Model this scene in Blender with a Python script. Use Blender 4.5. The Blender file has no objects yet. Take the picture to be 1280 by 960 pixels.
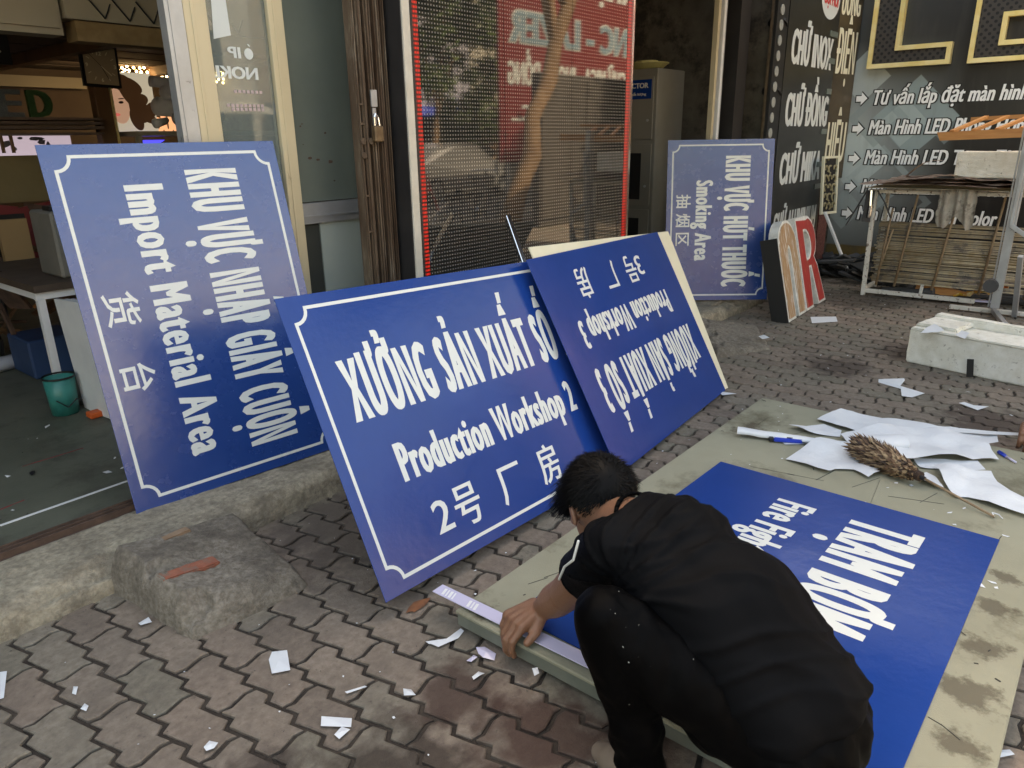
import bpy, bmesh, math, random
import numpy as np
from mathutils import Vector, Matrix, noise, geometry
random.seed(7)
R = math.radians; pi = math.pi
sc = bpy.context.scene
C = sc.collection
V3 = Vector

# ------------------------------------------------------------------ camera
CAMH, FPX, PITCH, ROLL, AZ = 1.4, 910.0, R(18.6), R(-0.9), R(39.9)
_F = V3((math.cos(AZ), math.sin(AZ), 0)); _Rt = V3((math.sin(AZ), -math.cos(AZ), 0)); _U = V3((0, 0, 1))
cz = _F * math.cos(PITCH) - _U * math.sin(PITCH)
_up = _F * math.sin(PITCH) + _U * math.cos(PITCH)
cx = _Rt * math.cos(ROLL) + _up * math.sin(ROLL)
cu = -_Rt * math.sin(ROLL) + _up * math.cos(ROLL)
CO = V3((0, 0, CAMH))
cam = bpy.data.cameras.new('camera')
cam.sensor_width = 36; cam.lens = FPX / 1280 * 36; cam.clip_start = .05; cam.clip_end = 1000
camo = bpy.data.objects.new('camera', cam); C.objects.link(camo)
camo.matrix_world = Matrix((( cx.x, cu.x, -cz.x, CO.x), (cx.y, cu.y, -cz.y, CO.y), (cx.z, cu.z, -cz.z, CO.z), (0, 0, 0, 1)))
sc.camera = camo

# ------------------------------------------------------------------ light
SUN_EL, SUN_AZ = R(52), R(70)          # sun stands behind the shop building, the pavement is in its shade
sd = V3((math.cos(SUN_AZ) * math.cos(SUN_EL), math.sin(SUN_AZ) * math.cos(SUN_EL), math.sin(SUN_EL)))
world = bpy.data.worlds.new('World'); sc.world = world; world.use_nodes = True
wn = world.node_tree; bg = wn.nodes['Background']
sky = wn.nodes.new('ShaderNodeTexSky'); sky.sky_type = 'NISHITA'; sky.sun_disc = False
sky.sun_elevation = SUN_EL; sky.sun_rotation = math.pi / 2 - SUN_AZ
sky.air_density = 1.4; sky.dust_density = 4.0; sky.ozone_density = 1.0
wn.links.new(sky.outputs[0], bg.inputs[0]); bg.inputs[1].default_value = 0.15
sun = bpy.data.lights.new('sun', 'SUN'); sun.energy = 3.6; sun.angle = R(.5); sun.color = (1, .93, .82)
suno = bpy.data.objects.new('sun', sun); C.objects.link(suno)
suno.rotation_euler = sd.to_track_quat('Z', 'Y').to_euler()
sc.view_settings.view_transform = 'Standard'; sc.view_settings.look = 'None'
sc.view_settings.gamma = 1; sc.view_settings.exposure = 2.38
sc.view_settings.use_white_balance = True; sc.view_settings.white_balance_temperature = 9200
sc.cycles.max_bounces = 6; sc.cycles.diffuse_bounces = 3; sc.cycles.glossy_bounces = 3
sc.cycles.transmission_bounces = 4; sc.cycles.transparent_max_bounces = 6

# ------------------------------------------------------------------ helpers
def hit(px, py, ax, val):
    """where the sight line of photo point (px,py) meets the plane coordinate[ax]=val"""
    d = cx * ((px - 640) / FPX) - cu * ((py - 480) / FPX) + cz
    return CO + d * ((val - CO[ax]) / d[ax])
def tag(o, label=None, cat=None, group=None, kind=None):
    if label: o['label'] = label
    if cat: o['category'] = cat
    if group: o['group'] = group
    if kind: o['kind'] = kind
    return o
def thing(name, label, cat, loc=(0, 0, 0), group=None, mtx=None):
    o = bpy.data.objects.new(name, None); C.objects.link(o); o.empty_display_size = .1
    o.matrix_world = mtx if mtx else Matrix.Translation(V3(loc))
    bpy.context.view_layer.update()
    return tag(o, label, cat, group)
WM = {}
def wmat(o):
    m = o.matrix_basis.copy()
    return wmat(o.parent) @ m if o.parent else m
def obj(name, bm, mat, parent=None, smooth=False, local=False, origin=None):
    """one mesh object; vertices are given in world space unless local"""
    me = bm if isinstance(bm, bpy.types.Mesh) else bpy.data.meshes.new(name)
    if not isinstance(bm, bpy.types.Mesh):
        bm.normal_update(); bm.to_mesh(me); bm.free()
    if parent is not None and not local:
        me.transform(wmat(parent).inverted())
    o = bpy.data.objects.new(name, me)
    if origin is not None and parent is None:
        me.transform(Matrix.Translation(-V3(origin))); o.location = origin
    C.objects.link(o)
    if mat is not None:
        for m in (mat if isinstance(mat, (list, tuple)) else [mat]): me.materials.append(m)
    if parent is not None: o.parent = parent
    if smooth:
        for p in me.polygons: p.use_smooth = True
    return o
def struct(name, bm, mat, smooth=False):
    o = obj(name, bm, mat, smooth=smooth); o['kind'] = 'structure'; return o
def NB(): return bmesh.new()
def box(bm, c, s, rot=None, mi=0):
    m = Matrix.Translation(V3(c)) @ (rot.to_4x4() if rot else Matrix.Identity(4)) @ Matrix.Diagonal((s[0], s[1], s[2], 1))
    r = bmesh.ops.create_cube(bm, size=1, matrix=m)
    for f in {f for v in r['verts'] for f in v.link_faces}: f.material_index = mi
    return r['verts']
def bbox(bm, a, b, mi=0):
    a, b = V3(a), V3(b); return box(bm, (a + b) / 2, [abs(x) for x in (b - a)], mi=mi)
def frame(d, up=(0, 0, 1)):
    d = V3(d).normalized(); u = V3(up)
    if abs(d.dot(u)) > .98: u = V3((1, 0, 0))
    s = u.cross(d).normalized(); u = d.cross(s)
    return Matrix((s, u, d)).transposed()          # columns: side, up, along
def beam(bm, a, b, w, h, up=(0, 0, 1), mi=0):
    a, b = V3(a), V3(b); return box(bm, (a + b) / 2, (w, h, (b - a).length), frame(b - a, up), mi)
def tube(bm, a, b, r, r2=None, n=10, caps=True, mi=0):
    a, b = V3(a), V3(b)
    m = Matrix.Translation((a + b) / 2) @ frame(b - a).to_4x4()
    q = bmesh.ops.create_cone(bm, cap_ends=caps, segments=n, radius1=r, radius2=r if r2 is None else r2, depth=(b - a).length, matrix=m)
    for f in {f for v in q['verts'] for f in v.link_faces}: f.material_index = mi
    return q['verts']
def path(bm, pts, r, n=8):
    for a, b in zip(pts[:-1], pts[1:]): tube(bm, a, b, r, n=n)
def prism(bm, poly, o, ex, ey, d, mi=0):
    """polygon (2-d) in the frame (o, ex, ey), extruded by vector d"""
    o, ex, ey, d = map(V3, (o, ex, ey, d))
    a = [bm.verts.new(o + ex * p[0] + ey * p[1]) for p in poly]
    b = [bm.verts.new(v.co + d) for v in a]
    fs = [bm.faces.new(a[::-1]), bm.faces.new(b)]
    n = len(a)
    for i in range(n): fs.append(bm.faces.new((a[i], a[(i + 1) % n], b[(i + 1) % n], b[i])))
    for f in fs: f.material_index = mi
    bmesh.ops.recalc_face_normals(bm, faces=fs)
    return fs
def bevel(bm, w, seg=1):
    bmesh.ops.bevel(bm, geom=[e for e in bm.edges if len(e.link_faces) == 2 and e.calc_face_angle(0) > .5], offset=w, segments=seg, affect='EDGES', clamp_overlap=True)
    return bm
def nz(p, s, k=4): return noise.fractal(V3(p) * s, 1.0, 2.0, k)
def grid(bm, nx, ny, fn, mi=0):
    vs = [[bm.verts.new(fn(i / nx, j / ny)) for j in range(ny + 1)] for i in range(nx + 1)]
    for i in range(nx):
        for j in range(ny):
            f = bm.faces.new((vs[i][j], vs[i + 1][j], vs[i + 1][j + 1], vs[i][j + 1])); f.material_index = mi
    return vs

# ------------------------------------------------------------------ materials
def mat(name, c1, c2=None, scale=6, rough=.7, bump=0, bscale=80, metal=0, spec=.5, emit=0, ecol=None, c3=None, s3=1.5, t3=(.5, .62), stretch=(1, 1, 1), rr=None, coat=0, sss=0, rnd=0, pos=False):
    m = bpy.data.materials.new(name); m.use_nodes = True
    t = m.node_tree; N = t.nodes; L = t.links; b = N['Principled BSDF']
    b.inputs['Base Color'].default_value = (*c1, 1); b.inputs['Roughness'].default_value = rough
    b.inputs['Metallic'].default_value = metal; b.inputs['Specular IOR Level'].default_value = spec
    b.inputs['Coat Weight'].default_value = coat
    if sss: b.inputs['Subsurface Weight'].default_value = sss; b.inputs['Subsurface Radius'].default_value = (.02, .008, .004)
    if emit:
        b.inputs['Emission Color'].default_value = (*(ecol or c1), 1); b.inputs['Emission Strength'].default_value = emit
    if pos:
        g = N.new('ShaderNodeNewGeometry'); src = g.outputs['Position']
    else:
        g = N.new('ShaderNodeTexCoord'); src = g.outputs['Object']
    mp = N.new('ShaderNodeMapping'); mp.inputs['Scale'].default_value = stretch; L.new(src, mp.inputs[0]); src = mp.outputs[0]
    def ntex(s, d=5, r=.6):
        n = N.new('ShaderNodeTexNoise'); n.inputs['Scale'].default_value = s; n.inputs['Detail'].default_value = d; n.inputs['Roughness'].default_value = r
        L.new(src, n.inputs['Vector']); return n
    def ramp(inp, a, b_):
        r = N.new('ShaderNodeMapRange'); r.inputs[1].default_value = a; r.inputs[2].default_value = b_; L.new(inp, r.inputs[0]); return r.outputs[0]
    def mix(f, a, b_):
        x = N.new('ShaderNodeMix'); x.data_type = 'RGBA'
        for s_, v in ((0, f), (6, a), (7, b_)):
            if hasattr(v, 'links'): L.new(v, x.inputs[s_])
            elif isinstance(v, tuple): x.inputs[s_].default_value = (*v, 1) if len(v) == 3 else v
            else: x.inputs[s_].default_value = v
        return x.outputs[2]
    col = None
    if c2:
        col = mix(ramp(ntex(scale).outputs[0], .35, .65), c1, c2)
    if c3:
        col = mix(ramp(ntex(s3, 8, .7).outputs[0], *t3), col or c1, c3)
    if rnd:
        oi = N.new('ShaderNodeObjectInfo'); r = ramp(oi.outputs['Random'], 0, 1)
        h = N.new('ShaderNodeHueSaturation'); L.new(ramp(oi.outputs['Random'], 0, 1), h.inputs['Value'])
        mr = h.inputs['Value'].links[0].from_node; mr.inputs[3].default_value = 1 - rnd; mr.inputs[4].default_value = 1 + rnd
        if col is None: h.inputs['Color'].default_value = (*c1, 1)
        else: L.new(col, h.inputs['Color'])
        col = h.outputs[0]
    if col is not None: L.new(col, b.inputs['Base Color'])
    if rr:
        x = ramp(ntex(scale * 1.7).outputs[0], .3, .7); mr = x.node; mr.inputs[3].default_value = rr[0]; mr.inputs[4].default_value = rr[1]
        L.new(x, b.inputs['Roughness'])
    if bump:
        bp = N.new('ShaderNodeBump'); bp.inputs['Strength'].default_value = 1; bp.inputs['Distance'].default_value = bump
        L.new(ntex(bscale, 6, .65).outputs[0], bp.inputs['Height']); L.new(bp.outputs[0], b.inputs['Normal'])
    m['b'] = 1
    return m
def nodes(m): return m.node_tree.nodes, m.node_tree.links, m.node_tree.nodes['Principled BSDF']

M = {}
M['blue'] = mat('blue_film', (.003, .038, .205), (.004, .042, .225), 3, rough=.2, rr=(.17, .23), spec=.42, bump=.0035, bscale=2.6)
M['blue_old'] = mat('blue_film_scuffed', (.006, .045, .21), (.010, .052, .22), 5, rough=.3, rr=(.22, .30), spec=1.0, bump=.003, bscale=3, c3=(.004, .032, .16), s3=9, t3=(.68, .82))
M['vinyl'] = mat('white_vinyl', (.64, .67, .65), rough=.35)
M['cream_pvc'] = mat('cream_pvc_board', (.66, .62, .46), (.72, .68, .53), 4, rough=.6)
M['sand'] = mat('joint_dirt', (.028, .020, .015), (.06, .046, .035), 14, rough=.95, bump=.004, bscale=150, c3=(.02, .015, .012), s3=3)
M['concrete'] = mat('worn_concrete', (.22, .19, .14), (.38, .335, .255), 48, rough=.92, bump=.009, bscale=90, c3=(.12, .10, .078), s3=7, t3=(.46, .72), pos=True)
M['concrete2'] = mat('cement_block', (.135, .115, .090), (.255, .225, .185), 55, rough=.92, bump=.008, bscale=100, c3=(.088, .073, .057), s3=6, t3=(.46, .72), pos=True)
M['brick'] = mat('red_brick', (.26, .075, .042), (.31, .11, .068), 30, rough=.9, bump=.003, bscale=90, c3=(.2, .12, .09), s3=20)
M['rust'] = mat('rusty_steel', (.06, .032, .018), (.13, .095, .065), 18, rough=.75, bump=.002, bscale=60, stretch=(1, 1, .15), c3=(.30, .27, .22), s3=9, t3=(.55, .7), metal=.2)
M['rust_dark'] = mat('rusty_rail', (.06, .035, .025), (.12, .07, .05), 12, rough=.8, bump=.002)
M['alu_warm'] = mat('aged_aluminium', (.50, .43, .29), (.56, .49, .34), 4, rough=.5, c3=(.30, .25, .17), s3=30, t3=(.62, .68), stretch=(1, 1, .25), metal=.15)
M['alu'] = mat('aluminium', (.42, .44, .46), (.34, .35, .36), 6, rough=.42, metal=.5, c3=(.2, .19, .18), s3=20, t3=(.62, .7))
M['chrome'] = mat('chrome', (.7, .7, .7), rough=.15, metal=1)
M['darkframe'] = mat('dark_paint', (.018, .017, .018), (.028, .026, .026), 5, rough=.45)
M['black'] = mat('black_plastic', (.010, .010, .011), rough=.5)
M['floor'] = mat('green_floor_sheet', (.085, .092, .068), (.115, .12, .09), 3, rough=.55, bump=.001, c3=(.05, .048, .036), s3=5, t3=(.5, .7), pos=True)
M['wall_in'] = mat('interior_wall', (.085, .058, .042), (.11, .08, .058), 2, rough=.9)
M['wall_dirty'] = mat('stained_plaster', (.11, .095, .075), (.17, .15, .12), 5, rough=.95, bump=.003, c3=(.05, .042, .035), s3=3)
M['wood'] = mat('brown_wood', (.11, .055, .025), (.16, .085, .04), 6, rough=.6, stretch=(1, 1, .2))
M['wood_dark'] = mat('dark_planks', (.075, .05, .035), (.11, .075, .055), 9, rough=.7, rnd=.25)
M['orange_wood'] = mat('varnished_orange_wood', (.42, .17, .05), (.52, .24, .08), 10, rough=.45, stretch=(3, .4, 3), rnd=.12)
M['cream_paint'] = mat('cream_paint', (.30, .26, .19), rough=.7)
M['white'] = mat('white_paint', (.72, .73, .73), (.64, .65, .66), 6, rough=.5)
M['paper'] = mat('white_paper', (.64, .67, .70), (.58, .61, .65), 8, rough=.65, bump=.006, bscale=11)
M['foam'] = mat('styrofoam', (.80, .78, .71), (.68, .65, .56), 14, rough=.9, bump=.005, bscale=110, c3=(.32, .29, .24), s3=22, t3=(.60, .70), pos=True)
M['bamboo'] = mat('bamboo_slat', (.34, .26, .16), (.46, .39, .28), 14, rough=.7, rnd=.35, c3=(.15, .13, .11), s3=7)
M['stick'] = mat('bamboo_pole', (.19, .125, .075), (.28, .20, .12), 20, rough=.7, rnd=.2)
M['steel_white'] = mat('chipped_white_steel', (.55, .53, .48), (.62, .60, .55), 9, rough=.55, c3=(.14, .09, .06), s3=30, t3=(.56, .62))
M['ply'] = mat('weathered_ply', (.26, .17, .13), (.50, .42, .36), 16, rough=.85, bump=.003, rnd=.3)
M['rubber'] = mat('grey_rubber', (.035, .036, .038), (.06, .06, .062), 8, rough=.8, rnd=.3)
M['skin'] = mat('skin', (.19, .090, .052), (.22, .108, .066), 9, rough=.5, bump=.0014, bscale=160, sss=.12)
M['hair'] = mat('black_hair', (.0015, .0013, .0013), rough=.5, spec=.10)
M['shirt'] = mat('black_jersey', (.0012, .0015, .0023), (.0018, .0022, .0032), 5, rough=.6, bump=.0009, bscale=900, spec=.075)
M['trousers'] = mat('black_track_trousers', (.0010, .0010, .0012), (.0018, .0018, .0021), 5, rough=.5, bump=.0006, bscale=700, spec=.04)
M['glassgrey'] = mat('frosted_pane', (.11, .135, .12), (.14, .17, .15), 2, rough=.3)
M['asphalt'] = mat('asphalt', (.05, .05, .05), (.065, .063, .06), 30, rough=.9, bump=.003, bscale=90, pos=True)
M['leaf'] = mat('leaf_green', (.055, .10, .022), (.09, .14, .03), 3, rough=.5, rnd=.2)
M['leaf_dark'] = mat('leaf_dark_green', (.022, .045, .012), (.035, .06, .016), 3, rough=.55, rnd=.2)
M['bark'] = mat('bark', (.20, .115, .06), (.30, .19, .11), 12, rough=.9, bump=.01, bscale=25, stretch=(1, 1, .3))
M['red_print'] = mat('red_banner_print', (.20, .026, .028), rough=.5)
M['car'] = mat('silver_car_paint', (.42, .42, .42), rough=.25, metal=.5, coat=.5)
M['glass_dark'] = mat('dark_glass', (.01, .012, .014), rough=.05, spec=.8)
M['tyre'] = mat('tyre', (.02, .02, .02), rough=.85)
def glass(name, tint=(.75, .82, .8), k=1.45, haze=.0, hz=(.35, .4, .4)):
    m = bpy.data.materials.new(name); m.use_nodes = True; t = m.node_tree; t.nodes.clear()
    o = t.nodes.new('ShaderNodeOutputMaterial'); tr = t.nodes.new('ShaderNodeBsdfTransparent'); gl = t.nodes.new('ShaderNodeBsdfGlossy')
    fr = t.nodes.new('ShaderNodeFresnel'); mx = t.nodes.new('ShaderNodeMixShader'); df = t.nodes.new('ShaderNodeBsdfDiffuse'); m2 = t.nodes.new('ShaderNodeMixShader')
    tr.inputs[0].default_value = (*tint, 1); gl.inputs['Roughness'].default_value = .02; fr.inputs[0].default_value = k; df.inputs[0].default_value = (*hz, 1); m2.inputs[0].default_value = haze
    t.links.new(tr.outputs[0], m2.inputs[1]); t.links.new(df.outputs[0], m2.inputs[2])
    t.links.new(fr.outputs[0], mx.inputs[0]); t.links.new(m2.outputs[0], mx.inputs[1]); t.links.new(gl.outputs[0], mx.inputs[2]); t.links.new(mx.outputs[0], o.inputs[0])
    return m
M['dotgrey'] = mat('grey_dot', (.30, .31, .29), rough=.6)
M['glass'] = glass('door_glass', haze=.22, hz=(.42, .5, .5))

# ------------------------------------------------------------------ flat lettering
def text_bm(s, cap, length, stem=0.0, sp=1.0, shear=0.0, lift=0.0, fit=True):
    """outline lettering: condensed/emboldened from the default font, winding-clean triangles in the local XY plane"""
    cd = bpy.data.curves.new('t', 'FONT'); cd.body = s; cd.size = 1; cd.space_character = sp; cd.shear = shear
    o = bpy.data.objects.new('t', cd); C.objects.link(o)
    dg = bpy.context.evaluated_depsgraph_get(); dg.update()
    cv = o.to_curve(dg, apply_modifiers=False)
    loops = []
    for spn in cv.splines:
        P = spn.bezier_points; n = len(P)
        if n < 2: continue
        L = []
        for i in range(n):
            a, b = P[i], P[(i + 1) % n]
            p0, p1, p2, p3 = [np.array(v[:2]) for v in (a.co, a.handle_right, b.handle_left, b.co)]
            ch = np.linalg.norm(p3 - p0)
            X2 = lambda a_, b_: a_[0] * b_[1] - a_[1] * b_[0]; bend = abs(X2(p1 - p0, p3 - p0)) + abs(X2(p2 - p0, p3 - p0))
            k = 1 if bend < 1e-4 else (3 if ch > .06 else 2)
            for j in range(k):
                u = j / k; L.append((1 - u) ** 3 * p0 + 3 * u * (1 - u) ** 2 * p1 + 3 * u * u * (1 - u) * p2 + u ** 3 * p3)
        L = [q for i, q in enumerate(L) if np.linalg.norm(q - L[i - 1]) > 1e-4]
        if len(L) > 2: loops.append(np.array(L))
    bpy.data.objects.remove(o); bpy.data.curves.remove(cd)
    area = [.5 * np.sum(l[:, 0] * np.roll(l[:, 1], -1) - np.roll(l[:, 0], -1) * l[:, 1]) for l in loops]
    order = sorted(range(len(loops)), key=lambda i: -abs(area[i])); owner = {}
    for i in order:                                   # accents and counters follow the biggest contour they share a column with
        c = (loops[i][:, 0].min() + loops[i][:, 0].max()) / 2
        own = [k for k in set(owner.values()) if loops[k][:, 0].min() <= c <= loops[k][:, 0].max()]
        owner[i] = max(own, key=lambda k: abs(area[k])) if own else i
    loops = [l if area[owner[i]] > 0 else l[::-1] for i, l in enumerate(loops)]
    allp = np.concatenate(loops); x0, x1 = allp[:, 0].min(), allp[:, 0].max()
    kx = (length - 2 * stem) / (x1 - x0); ky = (cap - .7 * stem) / .727
    sgn = 1
    out = []
    YS = 2.8
    for l in loops:
        l = (l - [x0, 0]) * [kx, ky * YS]
        if stem:
            e = np.roll(l, -1, 0) - l; e /= np.linalg.norm(e, axis=1)[:, None] + 1e-12
            nn = np.stack([e[:, 1], -e[:, 0]], 1) * sgn
            nm = nn + np.roll(nn, 1, 0); q = np.linalg.norm(nm, axis=1)[:, None]; nm /= np.maximum(q, 1e-6)
            c = np.clip((nm * nn).sum(1), .5, 1)[:, None]
            l = l + nm * stem / c
        out.append(l / [1, YS] + [stem, .35 * stem])
    verts = []; edges = []
    for l in out:
        b = len(verts); n = len(l)
        verts += [V3((float(p[0]), float(p[1]))).to_2d() for p in l]; edges += [(b + i, b + (i + 1) % n) for i in range(n)]
    rv, re, rf, *_ = geometry.delaunay_2d_cdt(verts, edges, [], 0, 1e-6)
    A = np.array([v[:] for v in rv]); T = np.array([f for f in rf if len(f) == 3])
    c = A[T].mean(1)
    w = np.zeros(len(c))
    for l in out:
        a = l; b = np.roll(l, -1, 0)
        up = (a[None, :, 1] <= c[:, None, 1]) & (b[None, :, 1] > c[:, None, 1]); dn = (a[None, :, 1] > c[:, None, 1]) & (b[None, :, 1] <= c[:, None, 1])
        side = (b[None, :, 0] - a[None, :, 0]) * (c[:, None, 1] - a[None, :, 1]) - (c[:, None, 0] - a[None, :, 0]) * (b[None, :, 1] - a[None, :, 1])
        w += (up & (side > 0)).sum(1) - (dn & (side < 0)).sum(1)
    T = T[w * sgn > 0]
    bm = NB(); vs = [bm.verts.new((p[0], p[1], lift)) for p in A]
    for t in T:
        try: bm.faces.new([vs[i] for i in t])
        except ValueError: pass
    bmesh.ops.delete(bm, geom=[v for v in bm.verts if not v.link_faces], context='VERTS')
    bmesh.ops.recalc_face_normals(bm, faces=bm.faces)
    if bm.faces and sum(f.normal.z for f in bm.faces) < 0: bmesh.ops.reverse_faces(bm, faces=bm.faces)
    return bm
def letter(parent, s, o, ex, ey, cap, length, m, name='lettering', **k):
    """lettering with baseline start o and unit axes ex, ey, in the parent's LOCAL frame"""
    bm = text_bm(s, cap, length, **k)
    ex, ey, o = V3(ex), V3(ey), V3(o); ez = ex.cross(ey)
    mt = Matrix((ex, ey, ez)).transposed().to_4x4(); mt.translation = o
    bm.transform(mt)
    return obj(name, bm, m, parent, local=True)
def plane_mtx(o, ex, ey):
    ex, ey = V3(ex).normalized(), V3(ey).normalized(); ez = ex.cross(ey)
    m = Matrix((ex, ey, ez)).transposed().to_4x4(); m.translation = V3(o); return m

# ================================================================== STRUCTURE
# road far below the kerb, pavement bed, pavers
bm = NB(); grid(bm, 2, 2, lambda u, v: V3((-150 + 300 * u, -150 + 300 * v, -.14))); struct('road', bm, M['asphalt'])
bm = NB(); bbox(bm, (-8, -3.6, -.16), (14, 2.9, -.009)); pav = struct('pavement', bm, M['sand'])
bm = NB(); bbox(bm, (-8, -3.78, -.16), (14, -3.602, .0)); struct('kerb', bevel(bm, .02), M['concrete'])
bm = NB(); bbox(bm, (-30, -18, -.135), (60, -13.2, -.02)); struct('far_pavement', bm, M['concrete'])

def paver_mat():
    m = mat('concrete_paver', (.150, .124, .102), (.222, .190, .160), 42, rough=.88, bump=.003, bscale=140, c3=(.125, .105, .088), s3=7, t3=(.42, .75), pos=True)
    N, L, b = nodes(m)
    base = b.inputs['Base Color'].links[0].from_socket
    at = N.new('ShaderNodeAttribute'); at.attribute_name = 'tint'; at.attribute_type = 'GEOMETRY'
    oi = N.new('ShaderNodeObjectInfo'); rp = N.new('ShaderNodeNewGeometry')
    add = N.new('ShaderNodeMath'); add.operation = 'ADD'; L.new(oi.outputs['Random'], add.inputs[0]); L.new(rp.outputs['Random Per Island'], add.inputs[1])
    fr = N.new('ShaderNodeMath'); fr.operation = 'FRACT'; L.new(add.outputs[0], fr.inputs[0])
    cr = N.new('ShaderNodeValToRGB'); cr.color_ramp.interpolation = 'CONSTANT'
    cols = [(0, (.98, .94, .90)), (.2, (.94, .95, .90)), (.38, (1.04, .96, .91)), (.55, (.86, .89, .83)), (.68, (1.08, 1.02, .97)), (.82, (.88, .82, .78)), (.92, (.97, .99, .94))]
    e = cr.color_ramp.elements
    e[0].position = 0; e[0].color = (*cols[0][1], 1); e[1].position = cols[1][0]; e[1].color = (*cols[1][1], 1)
    for p, c in cols[2:]: q = e.new(p); q.color = (*c, 1)
    L.new(fr.outputs[0], cr.inputs[0])
    mu = N.new('ShaderNodeMix'); mu.data_type = 'RGBA'; mu.blend_type = 'MULTIPLY'; mu.inputs[0].default_value = 1
    L.new(base, mu.inputs[6]); L.new(cr.outputs[0], mu.inputs[7])
    # wet and spilled patches, each with a place and outline of its own
    g = N.new('ShaderNodeNewGeometry'); cur = mu.outputs[2]
    nt = N.new('ShaderNodeTexNoise'); nt.inputs['Scale'].default_value = 11; nt.inputs['Detail'].default_value = 6; L.new(g.outputs['Position'], nt.inputs['Vector'])
    fine = N.new('ShaderNodeTexNoise'); fine.inputs['Scale'].default_value = 60; fine.inputs['Detail'].default_value = 4; L.new(g.outputs['Position'], fine.inputs['Vector'])
    spots = [((.80, 1.02), .20, (.026, .016, .011)), ((.62, 1.28), .10, (.035, .022, .018)), ((1.13, .88), .15, (.050, .022, .016)), ((1.10, 1.14), .11, (.052, .027, .020)), ((1.30, .70), .09, (.045, .022, .016)), ((.86, .80), .12, (.035, .018, .015)),
             ((1.55, 2.05), .35, (.075, .06, .05)), ((4.7, 1.25), .22, (.05, .035, .028)), ((5.3, .9), .25, (.05, .036, .03)), ((4.2, .35), .2, (.055, .035, .028)), ((6.9, 1.75), .45, (.06, .047, .036)), ((3.6, 1.7), .2, (.06, .045, .036))]
    for (sx, sy), rad, colr in spots:
        d = N.new('ShaderNodeVectorMath'); d.operation = 'DISTANCE'; L.new(g.outputs['Position'], d.inputs[0]); d.inputs[1].default_value = (sx, sy, 0)
        s1 = N.new('ShaderNodeMath'); s1.operation = 'MULTIPLY_ADD'; L.new(nt.outputs[0], s1.inputs[0]); s1.inputs[1].default_value = rad * 2.2; L.new(d.outputs['Value'], s1.inputs[2])
        mr = N.new('ShaderNodeMapRange'); L.new(s1.outputs[0], mr.inputs[0]); mr.inputs[1].default_value = rad * 2.35; mr.inputs[2].default_value = rad * 1.75; mr.inputs[3].default_value = 0; mr.inputs[4].default_value = .82
        x = N.new('ShaderNodeMix'); x.data_type = 'RGBA'; L.new(mr.outputs[0], x.inputs[0]); L.new(cur, x.inputs[6]); x.inputs[7].default_value = (*colr, 1); cur = x.outputs[2]
    mr = N.new('ShaderNodeMapRange'); L.new(fine.outputs[0], mr.inputs[0]); mr.inputs[1].default_value = .62; mr.inputs[2].default_value = .75; mr.inputs[4].default_value = .45
    x = N.new('ShaderNodeMix'); x.data_type = 'RGBA'; L.new(mr.outputs[0], x.inputs[0]); L.new(cur, x.inputs[6]); x.inputs[7].default_value = (.04, .03, .025, 1); cur = x.outputs[2]
    L.new(cur, b.inputs['Base Color'])
    return m
M['paver'] = paver_mat()
DX, DY = .1155, .231
def paver_outline():
    side = [(0, 0), (-.013, .050), (.013, .068), (0, .1155), (-.013, .1655), (.013, .1835)]
    end = [(0, DY), (.032, DY - .009), (.084, DY + .007)]
    other = [(DX, DY)] + [(DX + x, y) for x, y in side[::-1][:-1]] + [(DX, 0)]
    low = [(.084, .007), (.032, -.009)]
    return side + end + other + low
PO = paver_outline()
def inset(poly, d):
    n = len(poly); o = []
    for i in range(n):
        a, b, c = [V3((*poly[j % n], 0)) for j in (i - 1, i, i + 1)]
        e1 = (b - a).normalized(); e2 = (c - b).normalized(); n1 = V3((-e1.y, e1.x, 0)); n2 = V3((-e2.y, e2.x, 0))
        m = (n1 + n2); k = max(.6, m.length / 2); m.normalize(); o.append(b + m * d / k)
    return o
PA = sum(PO[i][0] * PO[(i + 1) % len(PO)][1] - PO[(i + 1) % len(PO)][0] * PO[i][1] for i in range(len(PO)))
sg = 1 if PA > 0 else -1; Z_V = V3((0, 0, 1))
def add_paver(bm, off, seed, big=True):
    rnd = random.Random(seed)
    w = .0056 + rnd.random() * .0018
    j = lambda a: rnd.uniform(-a, a)
    dz = j(.0018); tx, ty = j(.012), j(.012)
    c = V3((DX / 2, DY / 2, 0))
    r1 = [p + V3((j(.0012), j(.0012), 0)) for p in inset(PO, sg * w)]
    r2 = inset([p[:2] for p in r1], sg * .0035)
    def P(p, z):
        q = p - c; return V3(off) + p + V3((0, 0, z + dz + q.x * tx + q.y * ty))
    lo = [bm.verts.new(P(p, -.012)) for p in r1]; hi = [bm.verts.new(P(p, -.0035)) for p in r1]; tp = [bm.verts.new(P(p, 0)) for p in r2]
    n = len(lo); f = bm.faces.new(tp if sg > 0 else tp[::-1])
    for A, B in ((lo, hi), (hi, tp)):
        for i in range(n):
            q = (A[i], A[(i + 1) % n], B[(i + 1) % n], B[i]); bm.faces.new(q if sg > 0 else q[::-1])
cells = []
for i in range(-60, 112):
    for k in range(-28, 26):
        x = .496 - DX / 2 + i * DX; y = 1.9215 - DY / 2 + k * DY - (i % 2) * DY / 2
        if -6.5 < x < 13.5 and -3.6 < y < 2.34 - DY + .16:
            if 1.34 < x < 3.6 and .05 < y < 1.0: continue
            q = V3((x + DX / 2, y + DY / 2, 0)) - CO; w = q.dot(cz)
            vis = w > .3 and abs(q.dot(cx) / w) < .74 and abs(q.dot(cu) / w) < .56
            cells.append((not vis, q.length, x, y))
cells.sort()
variants = []
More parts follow.
